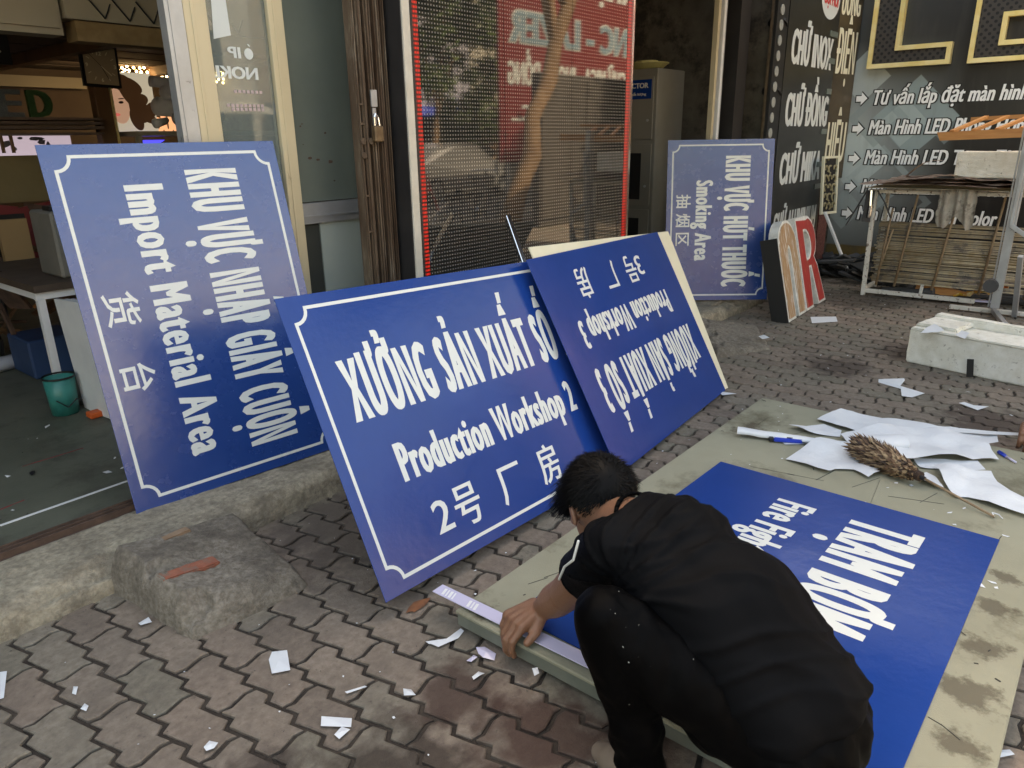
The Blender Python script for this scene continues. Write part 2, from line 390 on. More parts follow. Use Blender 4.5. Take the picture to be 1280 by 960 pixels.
for s in range(10):
    bm = NB(); add_paver(bm, (-DX / 2, -DY / 2, 0), 100 + s); me = bpy.data.meshes.new('paver'); bm.to_mesh(me); bm.free(); me.materials.append(M['paver']); variants.append(me)
rest = NB()
for n, (nv, d, x, y) in enumerate(cells):
    clip = y > 2.34 - DY
    if n < 300 and not nv and not clip:
        o = bpy.data.objects.new('paver', random.choice(variants)); C.objects.link(o); o.location = (x + DX / 2, y + DY / 2, 0); o.parent = pav
    elif y > -3.55: add_paver(rest, (x, y, 0), n)
g = rest.verts[:] + rest.edges[:] + rest.faces[:]
bmesh.ops.bisect_plane(rest, geom=g, plane_co=(0, 2.34, 0), plane_no=(0, 1, 0), clear_outer=True)
o = obj('paver_field', rest, M['paver'], pav); o['kind'] = 'stuff'

# raised concrete edge in front of the shop
def ledge(x0, x1, name):
    bm = NB(); prof = [(2.335, -.02), (2.342, .03), (2.352, .075), (2.385, .098), (2.45, .104), (2.56, .102), (2.662, .1), (2.668, .02)]
    ln = int((x1 - x0) / .03); m = 40
    cum = [0]
    for a, b in zip(prof[:-1], prof[1:]): cum.append(cum[-1] + math.dist(a, b))
    def fn(u, v):
        t = v * cum[-1]; k = max(i for i in range(len(cum) - 1) if cum[i] <= t + 1e-9); f = (t - cum[k]) / (cum[k + 1] - cum[k])
        y = prof[k][0] * (1 - f) + prof[k + 1][0] * f; z = prof[k][1] * (1 - f) + prof[k + 1][1] * f
        p = V3((x0 + (x1 - x0) * u, y, z)); a = .0075 if z > .01 else 0
        q = nz(p, 5) * a + nz(p, 22, 3) * a * .45
        chip = max(0, nz(p + V3((3, 0, 0)), 3.2) - .12) * .07 if .06 < z and y < 2.45 else 0
        return p + V3((0, -q + chip, q - chip * .9)) if y < 2.66 else p
    grid(bm, ln, m, fn); bmesh.ops.recalc_face_normals(bm, faces=bm.faces)
    return struct(name, bm, M['concrete'], smooth=True)
ledge(-2.2, 6.88, 'step')
bm = NB()
for y in (2.674, 2.70, 2.726): bbox(bm, (-2.2, y, .08), (2.32, y + .006, .118))
bbox(bm, (-2.2, 2.668, .06), (2.32, 2.742, .094)); struct('gate_rail', bm, M['rust_dark'])
bm = NB(); bbox(bm, (-3, 2.744, -.1), (6.88, 9.5, .098)); struct('interior_floor', bm, M['floor'])
bm = NB(); bbox(bm, (4.3, 2.6685, -.1), (6.88, 2.743, .09)); struct('doorway_floor', bm, M['concrete2'])
# white tape line and red chalk line on the floor
bm = NB()
a, b = hit(0, 657, 2, .0985), hit(200, 587, 2, .0985); beam(bm, a, b, .014, .002); struct('floor_tape_line', bm, M['white'])
M['redline'] = mat('red_marking', (.25, .03, .03), (.14, .06, .05), 30, rough=.8)
bm = NB(); beam(bm, hit(28, 583, 2, .0985), hit(104, 560, 2, .0985), .007, .0016); beam(bm, hit(0, 637, 2, .0985), hit(30, 625, 2, .0985), .007, .0016); struct('floor_chalk_line', bm, M['redline'])

# building shell: upper floors throw the shade, walls close the rooms
def building():
    t = thing('shop_building', 'tall plastered shop building rising over the open shopfront behind the blue signs', 'building', (3, 2.9, 0))
    bm = NB(); bbox(bm, (-3.2, 2.9, 2.95), (8.9, 9.6, 5.1)); obj('upper_floors', bm, M['wall_dirty'], t)
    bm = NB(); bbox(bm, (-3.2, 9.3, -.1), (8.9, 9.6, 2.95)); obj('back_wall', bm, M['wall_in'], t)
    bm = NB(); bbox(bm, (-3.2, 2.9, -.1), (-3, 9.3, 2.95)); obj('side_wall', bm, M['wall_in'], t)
    bm = NB(); bbox(bm, (4.36, 2.78, -.1), (4.5, 9.3, 2.95)); obj('partition_wall', bm, M['wall_dirty'], t)
    bm = NB(); bbox(bm, (4.5, 4.25, -.1), (8.9, 4.4, 2.95)); obj('rear_room_wall', bm, M['wall_dirty'], t)
    bm = NB(); bbox(bm, (6.9, 2.645, -.1), (8.9, 4.24, 2.95)); obj('gable_wall', bm, M['wall_dirty'], t)
    return t
building()
def awning():  # unseen awning, added so the glossy blue sheets reflect something dark
    t = thing('added_dark_awning', 'dark corrugated metal awning added out of view to darken the blue sign reflections', 'awning', (6, 2.9, 3.05))
    b = NB(); grid(b, 130, 1, lambda u, v: V3((3.3 + 3.0 * u, 2.895 - 2.70 * v, 3.10 - .14 * v + .018 * math.sin(u * 130 * pi / 2.0)))); bmesh.ops.solidify(b, geom=b.faces[:], thickness=.002); obj('roof_sheet', b, M['rust_dark'], t, smooth=True)
    for x in (3.4, 4.8, 6.2): b = NB(); beam(b, (x, 2.895, 3.04), (x, .23, 2.92), .05, .05); obj('rafter', b, M['darkframe'], t)
    b = NB(); bbox(b, (3.3, .16, 2.88), (6.3, .19, 2.96)); obj('edge_bar', b, M['darkframe'], t)
awning()
# mezzanine ceiling of planks with its edge beam
cl = thing('mezzanine_ceiling', 'low ceiling of dark boards above the shop interior at the upper left', 'ceiling', (1, 6.4, 2.1))
for i in range(14):
    y = 4.95 + i * .24; bm = NB(); bbox(bm, (-2.9, y, 2.10 + .004 * (i % 2)), (4.34, y + .232, 2.13 + .004 * (i % 2))); obj('plank', bm, M['wood_dark'], cl)
for i, x in enumerate((-.6, .9, 2.35, 3.6)):
    bm = NB(); bbox(bm, (x, 4.95, 2.02), (x + .09, 8.3, 2.099)); obj('joist', bm, M['wood'], cl)
bm = NB(); bbox(bm, (-2.9, 4.78, 1.985), (1.86, 4.93, 2.20)); bbox(bm, (-2.9, 4.765, 2.02), (1.84, 4.779, 2.10)); obj('edge_beam', bm, M['cream_paint'], cl)
bm = NB(); bbox(bm, (1.93, 4.78, 1.965), (3.4, 4.93, 2.07)); obj('edge_beam', bm, mat('ochre_timber', (.19, .12, .05), (.25, .17, .08), 12, rough=.8), cl)
bm = NB(); bbox(bm, (1.88, 4.76, 2.075), (3.4, 4.93, 2.4)); fp = obj('fascia_panel', bm, M['cream_paint'], cl)
bm = NB()
for i in range(7):
    x = 2.0 + i * .14; beam(bm, (x, 4.755, 2.2), (x + .09, 4.755, 2.09), .02, .004); beam(bm, (x + .09, 4.755, 2.09), (x + .13, 4.755, 2.17), .012, .004)
obj('lettering', bm, M['black'], cl)
bm = NB(); bbox(bm, (-3, 8.3, .1), (4.34, 8.42, 2.9)); struct('back_partition', bm, M['wall_in'])
bm = NB(); bbox(bm, (-2.9, 8.18, 1.93), (3.3, 8.295, 2.03)); obj('wall_beam', bm, M['cream_paint'], cl)

# ================================================================== SHOPFRONT (all top-level things)
Y2 = 2.96                                   # plane of the aluminium door leaf
t = thing('sliding_door', 'aged aluminium framed glass door with reversed stickers, right behind the tall leaning sign', 'door', (1.8, Y2, .1))
def stile(x0, x1, y0=Y2, y1=Y2 + .05, z0=.1, z1=2.9):
    b = NB(); bbox(b, (x0, y0, z0), (x1, y1, z1)); bbox(b, (x0 + (x1 - x0) * .28, y0 - .004, z0), (x0 + (x1 - x0) * .40, y0 - .0005, z1)); return bevel(b, .003)
obj('stile', stile(1.60, 1.697), M['alu_warm'], t); obj('stile', stile(1.975, 2.048), M['alu_warm'], t)
b = NB(); bbox(b, (1.524, Y2 - .002, .1), (1.597, Y2 + .048, 2.9)); bbox(b, (1.54, Y2 - .006, .1), (1.545, Y2 - .003, 2.9)); obj('jamb', b, M['alu'], t)
b = NB(); bbox(b, (1.699, Y2 + .02, .2), (1.973, Y2 + .026, 2.9)); gp = obj('pane', b, M['glass'], t)
M['decal'] = mat('pale_sticker', (.55, .60, .60), rough=.6); M['decal2'] = mat('faded_pink_sticker', (.45, .36, .38), rough=.7)
mt = plane_mtx((1.93, Y2 + .0275, 1.0), (-1, 0, 0), (0, 0, 1))
def on(par, s, o, ex, ey, cap, ln, m, name='lettering', **k):
    """lettering in world space, then moved under its parent"""
    bm = text_bm(s, cap, ln, **k); bm.transform(plane_mtx(o, ex, ey)); return obj(name, bm, m, par)
X_, Z_ = (1, 0, 0), (0, 0, 1)
# seen from the street these stickers read backwards
on(gp, 'NOKIA', (1.905, Y2 + .0185, 1.655), (-1, 0, 0), Z_, .05, .25, M['decal'], stem=.004)
on(gp, 'IP', (1.835, Y2 + .0185, 1.735), (-1, 0, 0), Z_, .045, .06, M['decal'], stem=.003)
b = NB()
for a in range(14):
    pass
def disc(bm, c, r, ex, ey, n=16, sy=1):
    vs = [bm.verts.new(V3(c) + V3(ex) * (r * math.cos(2 * math.pi * i / n)) + V3(ey) * (r * sy * math.sin(2 * math.pi * i / n))) for i in range(n)]
    f = bm.faces.new(vs); return f
disc(b, (1.872, Y2 + .0185, 1.755), .021, (-1, 0, 0), Z_, sy=1.05); disc(b, (1.876, Y2 + .0184, 1.788), .008, (-.7, 0, .7), (.4, 0, .4), 8, .6); obj('sticker', b, M['decal'], gp)
b = NB()
for z, l in ((1.60, .14), (1.545, .19), (1.53, .17)):
    for k in range(int(l / .02)): bbox(b, (1.915 - k * .02, Y2 + .018, z), (1.902 - k * .02, Y2 + .0186, z + .012))
obj('sticker', b, M['decal2'], gp)
b = NB(); prism(b, [(1.722, 1.80), (1.80, 1.82), (1.795, 1.99), (1.735, 1.985)], (0, Y2 + .0186, 0), X_, Z_, (0, -.0004, 0)); obj('sticker', b, M['decal'], gp)
t2 = thing('door_panel', 'grey green door leaf with a metal cross rail between the aged stile and rusty gate', 'door', (2.1, 3.0, .1))
b = NB(); bbox(b, (2.05, 3.02, 1.13), (2.60, 3.03, 2.9)); pn = obj('pane', b, M['glassgrey'], t2)
b = NB(); bbox(b, (2.05, 3.00, 1.03), (2.60, 3.04, 1.125)); bbox(b, (2.05, 2.995, 1.06), (2.60, 2.9995, 1.068)); obj('cross_rail', b, M['alu'], t2)
b = NB(); bbox(b, (2.05, 3.02, .12), (2.17, 3.028, 1.028)); obj('dark_glass', b, mat('smoked_pane', (.05, .055, .05), rough=.25), t2)
b = NB(); bbox(b, (2.172, 3.015, .12), (2.60, 3.026, 1.028)); obj('pale_panel', b, mat('pale_green_panel', (.34, .40, .37), (.38, .44, .41), 3, rough=.5), t2)
b = NB()
for x, z, r in ((2.12, 1.47, .006), (2.13, 1.48, .005), (2.155, 1.33, .012), (2.20, 1.32, .010), (2.27, 1.31, .016), (2.255, 1.44, .008), (2.285, 1.22, .006), (2.125, 1.39, .004)):
    n = 9; vs = [b.verts.new((x + r * random.uniform(.6, 1.2) * math.cos(i * 6.283 / n), 3.0195, z + .6 * r * random.uniform(.6, 1.2) * math.sin(i * 6.283 / n))) for i in range(n)]; b.faces.new(vs)
obj('dirt_mark', b, M['rust_dark'], pn)

# folding gate pushed together: many thin rusty channels
g = thing('folding_gate', 'bundle of rusty folding gate bars with a padlock left of the big display', 'gate', (2.24, 2.73, .12))
for i, (x, w, yo) in enumerate([(2.205, .014, .0), (2.228, .020, -.012), (2.254, .016, .012), (2.278, .022, -.006), (2.304, .016, .010), (2.328, .020, -.010), (2.352, .018, .006), (2.374, .012, -.002)]):
    b = NB(); bbox(b, (x - w / 2, 2.70 + yo, .125), (x + w / 2, 2.745 + yo, 2.9)); bbox(b, (x - w * .2, 2.69 + yo, .125), (x + w * .2, 2.6995 + yo, 2.9)); obj('bar', b, M['rust'], g)
for z in (1.55, 1.47, 1.40, 1.33, 1.16, 1.0):
    b = NB(); bbox(b, (2.20, 2.684, z), (2.24, 2.6885, z + .008)); obj('strap', b, M['rust'], g)
for z, x in ((1.40, 2.205), (1.40, 2.25), (1.34, 2.205)):
    b = NB(); tube(b, (x, 2.688, z), (x, 2.68, z), .014, n=10); obj('rivet', b, M['rust'], g)
lock = NB(); bbox(lock, (2.248, 2.645, 1.395), (2.298, 2.675, 1.465)); bevel(lock, .006)
lk = obj('padlock', lock, mat('old_brass', (.13, .085, .05), (.2, .14, .08), 20, rough=.5, metal=.6), g)
b = NB(); path(b, [(2.258, 2.66, 1.462), (2.26, 2.662, 1.50), (2.270, 2.664, 1.515), (2.282, 2.662, 1.50), (2.286, 2.66, 1.462)], .0045); obj('shackle', b, M['chrome'], lk)
b = NB(); bbox(b, (2.262, 2.676, 1.545), (2.296, 2.682, 1.615)); bbox(b, (2.266, 2.676, 1.47), (2.284, 2.681, 1.54)); obj('hasp', b, M['alu'], g)

# big LED display cabinet
g = thing('led_display', 'large mesh covered LED display with red lit edges standing in the shopfront centre', 'display', (3.3, 2.62, .1))
b = NB(); bbox(b, (2.395, 2.60, .12), (2.468, 2.80, 2.92)); obj('side_post', bevel(b, .003), M['darkframe'], g)
b = NB(); bbox(b, (2.3965, 2.592, .12), (2.44, 2.5995, 2.92)); obj('edge_strip', b, mat('pale_edge_strip', (.52, .49, .42), (.6, .57, .5), 9, rough=.45), g)
b = NB(); bbox(b, (4.312, 2.585, .12), (4.332, 2.80, 2.92)); obj('side_post', b, M['chrome'], g)
M['led_face'] = mat('led_screen_face', (.012, .010, .009), rough=.03, spec=1)
N, L, pb = nodes(M['led_face'])
pb.inputs['IOR'].default_value = 1.5
tc = N.new('ShaderNodeTexCoord'); sp = N.new('ShaderNodeSeparateXYZ'); L.new(tc.outputs['Object'], sp.inputs[0])
def cell(o, pitch):
    a = N.new('ShaderNodeMath'); a.operation = 'MULTIPLY'; L.new(o, a.inputs[0]); a.inputs[1].default_value = 1 / pitch
    b_ = N.new('ShaderNodeMath'); b_.operation = 'FRACT'; L.new(a.outputs[0], b_.inputs[0])
    c = N.new('ShaderNodeMath'); c.operation = 'SUBTRACT'; L.new(b_.outputs[0], c.inputs[0]); c.inputs[1].default_value = .5
    d = N.new('ShaderNodeMath'); d.operation = 'ABSOLUTE'; L.new(c.outputs[0], d.inputs[0]); return d.outputs[0]
ca, cb = cell(sp.outputs[0], .0185), cell(sp.outputs[2], .0185)
mxn = N.new('ShaderNodeMath'); mxn.operation = 'MAXIMUM'; L.new(ca, mxn.inputs[0]); L.new(cb, mxn.inputs[1])
mr = N.new('ShaderNodeMapRange'); L.new(mxn.outputs[0], mr.inputs[0]); mr.inputs[1].default_value = .15; mr.inputs[2].default_value = .2; mr.inputs[3].default_value = 1; mr.inputs[4].default_value = 0
lo = N.new('ShaderNodeMapRange'); L.new(cb, lo.inputs[0]); lo.inputs[1].default_value = .40; lo.inputs[2].default_value = .44
mixc = N.new('ShaderNodeMix'); mixc.data_type = 'RGBA'; L.new(mr.outputs[0], mixc.inputs[0]); mixc.inputs[6].default_value = (.032, .029, .027, 1); mixc.inputs[7].default_value = (.23, .215, .19, 1)
mix2 = N.new('ShaderNodeMix'); mix2.data_type = 'RGBA'; L.new(lo.outputs[0], mix2.inputs[0]); L.new(mixc.outputs[2], mix2.inputs[6]); mix2.inputs[7].default_value = (.004, .004, .004, 1)
L.new(mix2.outputs[2], pb.inputs['Base Color'])
for (x0, x1, z0, z1) in ((2.497, 3.09, .12, 2.92), (3.094, 3.69, .12, 2.92), (3.694, 4.283, .12, 2.92)):
    b = NB(); bbox(b, (x0, 2.605, z0), (x1, 2.70, z1)); obj('screen_module', b, M['led_face'], g)
M['led_red'] = mat('red_led_strip', (.06, .008, .007), rough=.4)
N, L, pb = nodes(M['led_red'])
tc = N.new('ShaderNodeTexCoord'); sp = N.new('ShaderNodeSeparateXYZ'); L.new(tc.outputs['Object'], sp.inputs[0])
ca, cb = cell(sp.outputs[0], .0093), cell(sp.outputs[2], .0185)
mxn = N.new('ShaderNodeMath'); mxn.operation = 'MAXIMUM'; L.new(ca, mxn.inputs[0]); L.new(cb, mxn.inputs[1])
mr = N.new('ShaderNodeMapRange'); L.new(mxn.outputs[0], mr.inputs[0]); mr.inputs[1].default_value = .22; mr.inputs[2].default_value = .3; mr.inputs[3].default_value = .20; mr.inputs[4].default_value = .003
pb.inputs['Emission Color'].default_value = (1, .03, .02, 1); L.new(mr.outputs[0], pb.inputs['Emission Strength'])
for x0, x1 in ((2.4685, 2.4965), (4.2835, 4.311)):
    b = NB(); bbox(b, (x0, 2.603, .12), (x1, 2.66, 2.92)); obj('led_strip', b, M['led_red'], g)
# aluminium bar leaning in front of the display, propping the signs
g = thing('support_easel', 'shiny metal easel bar sticking up behind the two leaning blue signs', 'easel', (2.7, 2.2, 0))
a = hit(634, 270, 1, 2.42); bt = hit(655, 330, 1, 2.28); d = (bt - a).normalized()
b = NB(); beam(b, a, a + d * ((a.z - .02) / -d.z), .026, .026); obj('bar', bevel(b, .003), M['chrome'], g)
b = NB(); beam(b, a + d * .25, a + d * .25 + V3((-.55, .10, -.9)), .02, .02); obj('brace', bevel(b, .003), M['alu'], g)

# doorway on the right of the display
g = thing('locker', 'grey steel locker with dark windows in the doorway beside the display', 'locker', (6.1, 3.4, .1))
b = NB(); bbox(b, (6.12, 3.40, .1), (6.62, 4.1, 1.97)); obj('body', bevel(b, .006), mat('grey_locker_paint', (.20, .19, .165), (.24, .225, .195), 3, rough=.5), g)
for z0, z1 in ((1.38, 1.9), (.80, 1.34), (.2, .76)):
    for y0 in (3.43, 3.77):
        b = NB(); bbox(b, (6.108, y0, z0), (6.119, y0 + .30, z1)); dr = obj('door', bevel(b, .003), mat('grey_locker_door', (.23, .215, .185), rough=.5) if 'ld' not in M else M['ld'], g); M['ld'] = dr.data.materials[0]
        if z0 < 1.3:
            b = NB(); bbox(b, (6.103, y0 + .10, z0 + .05), (6.1075, y0 + .24, z1 - .08)); obj('window', b, M['black'], dr)
        b = NB(); tube(b, (6.1, y0 + .05, (z0 + z1) / 2 - .1), (6.1075, y0 + .05, (z0 + z1) / 2 - .1), .012, n=6); obj('handle', b, M['alu'], dr)
b = NB(); bbox(b, (6.102, 3.45, 1.72), (6.1075, 3.90, 1.88)); dec = obj('name_plate', b, M['blue'], g)
on(dec, 'INSPECTOR', (6.1012, 3.80, 1.81), (0, -1, 0), Z_, .045, .32, M['vinyl'], stem=.003)
on(dec, 'Quản lý chất lượng', (6.1012, 3.80, 1.75), (0, -1, 0), Z_, .022, .30, M['vinyl'], stem=.0015)
b = NB(); c = V3((6.3, 3.62, 1.99)); tube(b, c - V3((0, 0, .018)), c + V3((0, 0, .03)), .13, .19, n=20); tube(b, c + V3((0, 0, .031)), c + V3((0, 0, .04)), .20, n=20); tube(b, c + V3((0, 0, .05)), c + V3((0, 0, .06)), .1, n=14)
tag(obj('bowl', b, mat('yellow_plastic', (.42, .38, .16), rough=.5), origin=tuple(c)), 'pale yellow plastic bowl with a lid resting on top of the grey locker', 'bowl')
b = NB(); bbox(b, (7.42, 4.23, 1.80), (7.52, 4.248, 1.98)); g = obj('wall_switch', bevel(b, .006), M['wood_dark'], origin=(7.5, 4.24, 1.9)); tag(g, 'small old switch box on the stained wall above the locker', 'switch')
b = NB(); path(b, [(6.9, 4.236, 2.25), (7.0, 4.236, 2.26), (7.15, 4.236, 2.18), (7.45, 4.236, 1.99)], .012, 6); tag(obj('cable', b, M['black'], origin=(7.1, 4.23, 2.2)), 'dark cable running down the stained wall to the switch', 'cable')
g = thing('doorway_frame', 'white and pale blue metal door frame bars left of the rusty gate pipe', 'door frame', (5.9, 2.75, .1))
for x0, x1, y0, m in ((5.86, 5.90, 2.75, 'alu_warm'), (5.925, 5.96, 2.78, 'alu'), (5.985, 6.02, 2.76, 'white'), (6.07, 6.10, 2.79, 'alu')):
    b = NB(); bbox(b, (x0, y0, .1), (x1, y0 + .04, 2.9)); obj('bar', b, M[m], g)
b = NB(); bbox(b, (6.3, 2.76, .1), (6.5, 2.9, 2.9)); obj('panel', b, M['darkframe'], g)
g = thing('gate_bundle', 'bundle of old rusty bars tied upright beside the black dotted panel', 'gate', (6.8, 2.7, .1))
for i in range(9):
    a_ = i * .7; x = 6.77 + .035 * (i % 4 - 1.5) + .004 * i; y = 2.66 - .02 * (i % 3); b = NB(); tube(b, (x, y, .02), (x + random.uniform(-.02, .02), y, 2.64), random.uniform(.014, .022), n=7); obj('bar', b, M['rust'] if i % 3 else M['stick'], g, smooth=True)
for z in (1.2, 1.75, 2.3):
    b = NB(); tube(b, (6.79, 2.64, z), (6.80, 2.64, z + .02), .085, n=12); obj('tie', b, M['black'], g)
g = thing('dotted_panel', 'narrow black panel with a column of grey dots beside the lettering panel', 'panel', (6.9, 2.6, 0))
b = NB(); bbox(b, (6.60, 2.575, .35), (6.855, 2.60, 2.9)); obj('backing', b, M['black'], g)
for i in range(10):
    z = 2.44 - i * .148 + .0; c = hit(978 - 2.0 * i * .98, 12 + 19.3 * i, 1, 2.574); b = NB(); tube(b, c + V3((0, -.006, 0)), c, .042, n=18); obj('dot', b, M['dotgrey'] if i < 9 else M['darkframe'], g)

# CHU panel
def grime(name, c1, c2):
    return mat(name, c1, c2, 2.5, rough=.35, c3=tuple(x * 1.8 + .01 for x in c1), s3=6, t3=(.55, .7))
M['blackpanel'] = grime('black_board', (.014, .013, .012), (.022, .021, .019))
g = thing('lettering_panel', 'tall black board listing letter types under a round red and white badge', 'sign', (7.5, 2.59, .3))
b = NB(); bbox(b, (6.862, 2.57, .30), (8.20, 2.60, 2.92)); pn = obj('panel', b, M['blackpanel'], g)
for s, z, x1 in (('CHỮ INOX', 2.0, 8.10), ('CHỮ ĐỒNG', 1.475, 8.16), ('CHỮ MIKA', .955, 8.12)):
    on(g, s, (6.98, 2.5685, z), X_, Z_, .30, x1 - 6.98, M['vinyl'], stem=.020, sp=1.12)
on(g, 'CHỮ ALUMINIUM', (6.95, 2.5685, .46), X_, Z_, .25, 1.2, M['vinyl'], stem=.012, sp=1.15)
b = NB(); disc(b, (7.88, 2.567, 2.64), .27, X_, Z_, 28, .75); bd = obj('badge', b, M['vinyl'], g)
on(bd, 'GỌI MỚI', (7.68, 2.5655, 2.56), X_, Z_, .13, .42, mat('red_vinyl', (.6, .03, .03), rough=.4), stem=.008)
for z, x in ((2.30, 7.96), (2.06, 8.02), (1.78, 8.04), (1.40, 8.02), (1.08, 8.0), (.86, 8.0)):
    b = NB(); bbox(b, (x, 2.562, z), (8.19, 2.5695, z + .05)); obj('grey_strip', b, M['glassgrey'], g)  # short grey strips at the right end of the rows
g = thing('corner_panel', 'narrow reflective side board with large cropped letters next to the wall banner', 'sign', (8.4, 2.5, .3))
pm = plane_mtx((8.205, 2.575, 0), (.37, -.10, 0), Z_)
b = NB(); bbox(b, (0, 0, .98), (.39, 1.7, 1.0)); b.transform(Matrix.Identity(4)); b.free()
b = NB(); bbox(b, (0, .95, -.02), (.39, 2.92, 0)); b.transform(pm); obj('panel', b, grime('brown_board', (.05, .038, .024), (.085, .062, .036)), g)
for s, v, cap, l in (('ƯƠNG', 2.52, .22, .33), ('ĐIỆN', 1.98, .42, .34), ('HIỆU', 1.12, .42, .34)):
    bm_ = text_bm(s, cap, l, stem=.008, sp=1.1); bm_.transform(pm @ Matrix.Translation((.02, v, .002))); obj('lettering', bm_, M['cream_pvc'], g)
b = NB(); bbox(b, (0, .1, .002), (.16, .93, .02)); b.transform(pm @ Matrix.Translation((.02, 0, 0))); obj('mosaic_strip', b, mat('maroon_mosaic', (.09, .02, .02), (.16, .07, .06), 60, rough=.6), g)

# ================================================================== BLUE SIGNS
def sign_frame(TL, TR, BR, BL):
    BL, BR, TL = V3(BL), V3(BR), V3(TL); ex = (BR - BL).normalized(); ey = (TL - BL); ey = (ey - ex * ey.dot(ex)).normalized()
    return plane_mtx(BL, ex, ey)
def border(par, x0, y0, x1, y1, r, w, m, z=.0006):
    """line frame with concave quarter-circle corners, as one thin ribbon"""
    pts = []
    def arc(cx_, cy_, a0, a1):
        for i in range(7):
            a = a0 + (a1 - a0) * i / 6; pts.append((cx_ + r * math.cos(a), cy_ + r * math.sin(a)))
    arc(x0, y0, math.pi / 2, 0); arc(x1, y0, math.pi, math.pi / 2); arc(x1, y1, 1.5 * math.pi, math.pi); arc(x0, y1, 0, -math.pi / 2)
    n = len(pts); bm = NB(); A = []; B = []
    for i in range(n):
        p0, p, p1 = [V3((*pts[j % n], 0)) for j in (i - 1, i, i + 1)]
        e1 = (p - p0).normalized(); e2 = (p1 - p).normalized(); nn = V3((-e1.y - e2.y, e1.x + e2.x, 0)); nn = nn.normalized() / max(.45, nn.length / 2)
        A.append(bm.verts.new(p + nn * w / 2 + V3((0, 0, z)))); B.append(bm.verts.new(p - nn * w / 2 + V3((0, 0, z))))
    for i in range(n): bm.faces.new((A[i], B[i], B[(i + 1) % n], A[(i + 1) % n]))
    bmesh.ops.recalc_face_normals(bm, faces=bm.faces)
    return obj('border_line', bm, m, par, local=True)
def sign(label, mtx, w, h, m, bord=True, group='blue direction signs'):
    t = thing('direction_sign', label, 'sign', group=group, mtx=mtx)
    b = NB(); bbox(b, (0, 0, -.004), (w, h, 0)); obj('panel', bevel(b, .0008), m, t, local=True)
    if bord: border(t, .043, .043, w - .043, h - .043, .05, .0115, M['vinyl'])
    return t
LZ = .0007
EX, EY, NX, NY = (1, 0, 0), (0, 1, 0), (-1, 0, 0), (0, -1, 0)
# import material area: text runs downwards
mA = sign_frame((.98, 2.938, 1.404), (1.854, 2.848, 1.408), (1.826, 2.527, .104), (.952, 2.618, .101))
A = sign('tall scuffed blue sign reading Import Material Area leaning sideways on the step at the left', mA, .878, 1.343, M['blue_old'])
letter(A, 'KHU VỰC NHẬP GIẤY CUỘN', (.480, 1.238, LZ), NY, EX, .22, 1.122, M['vinyl'], stem=.0068, sp=1.34)
letter(A, 'Import Material Area', (.247, 1.192, LZ), NY, EX, .148, 1.046, M['vinyl'], stem=.0066, sp=1.2)
letter(A, '货', (.085, .812, LZ), NY, EX, .095, .125, M['vinyl'], stem=.0025); letter(A, '台', (.080, .545, LZ), NY, EX, .095, .105, M['vinyl'], stem=.0025)
# workshop 2
mB = sign_frame((1.236, 1.987, .941), (2.775, 1.989, .879), (2.74, 1.52, .002), (1.201, 1.518, .064))
B = sign('blue sign reading Production Workshop 2 leaning at the centre, its right edge tucked away', mB, 1.46, .996, M['blue'])
letter(B, 'XƯỞNG SẢN XUẤT SỐ 2', (.128, .552, LZ), EX, EY, .222, 1.21, M['vinyl'], stem=.0082, sp=1.3)
letter(B, 'Production Workshop 2', (.226, .316, LZ), EX, EY, .140, 1.0, M['vinyl'], stem=.0062, sp=1.17)
for s, u, v, w_, c_ in (('2', .285, .108, .078, .115), ('号', .385, .10, .125, .12), ('厂', .62, .10, .135, .12), ('房', .86, .10, .125, .12)):
    letter(B, s, (u, v, LZ), EX, EY, c_, w_, M['vinyl'], stem=.003)
# workshop 3, upside down, on a cream board
mC = sign_frame((2.426, 1.938, .912), (3.818, 2.08, .879), (3.846, 1.603, .003), (2.453, 1.461, .036))
Cs = sign('blue sign reading Production Workshop 3 leaning upside down before a cream board', mC, 1.40, .998, M['blue'], bord=False)
letter(Cs, 'XƯỞNG SẢN XUẤT SỐ 3', (1.268, .447, LZ), NX, NY, .218, 1.13, M['vinyl'], stem=.0078, sp=1.3)
letter(Cs, 'Production Workshop 3', (1.172, .674, LZ), NX, NY, .140, 1.0, M['vinyl'], stem=.0062, sp=1.17)
for s, u, w_, c_ in (('3', 1.035, .075, .112), ('号', .95, .125, .12), ('厂', .72, .13, .12), ('房', .44, .125, .12)):
    letter(Cs, s, (u, .895, LZ), NX, NY, c_, w_, M['vinyl'], stem=.003)
t = thing('backing_board', 'cream plastic board standing right behind the upside down blue sign', 'board', mtx=mC)
b = NB(); prism(b, [(.055, .02), (1.468, 0), (1.572, .99), (.075, 1.052)], (0, 0, -.016), EX, EY, (0, 0, .008)); obj('panel', bevel(b, .001), M['cream_pvc'], t, local=True)
# smoking area
mD = sign_frame((5.473, 2.925, 1.372), (5.996, 2.266, 1.372), (5.857, 2.156, .12), (5.334, 2.815, .12))
D = sign('small upright looking blue sign reading Smoking Area standing by the doorway beyond the others', mD, .841, 1.265, M['blue_old'])
letter(D, 'KHU VỰC HÚT THUỐC', (.462, 1.140, LZ), NY, EX, .208, 1.032, M['vinyl'], stem=.0082, sp=1.32)
letter(D, 'Smoking Area', (.236, .955, LZ), NY, EX, .138, .635, M['vinyl'], stem=.0062, sp=1.17)
for s, v in (('抽', .845), ('烟', .695), ('区', .545)): letter(D, s, (.088, v, LZ), NY, EX, .092, .105, M['vinyl'], stem=.002)

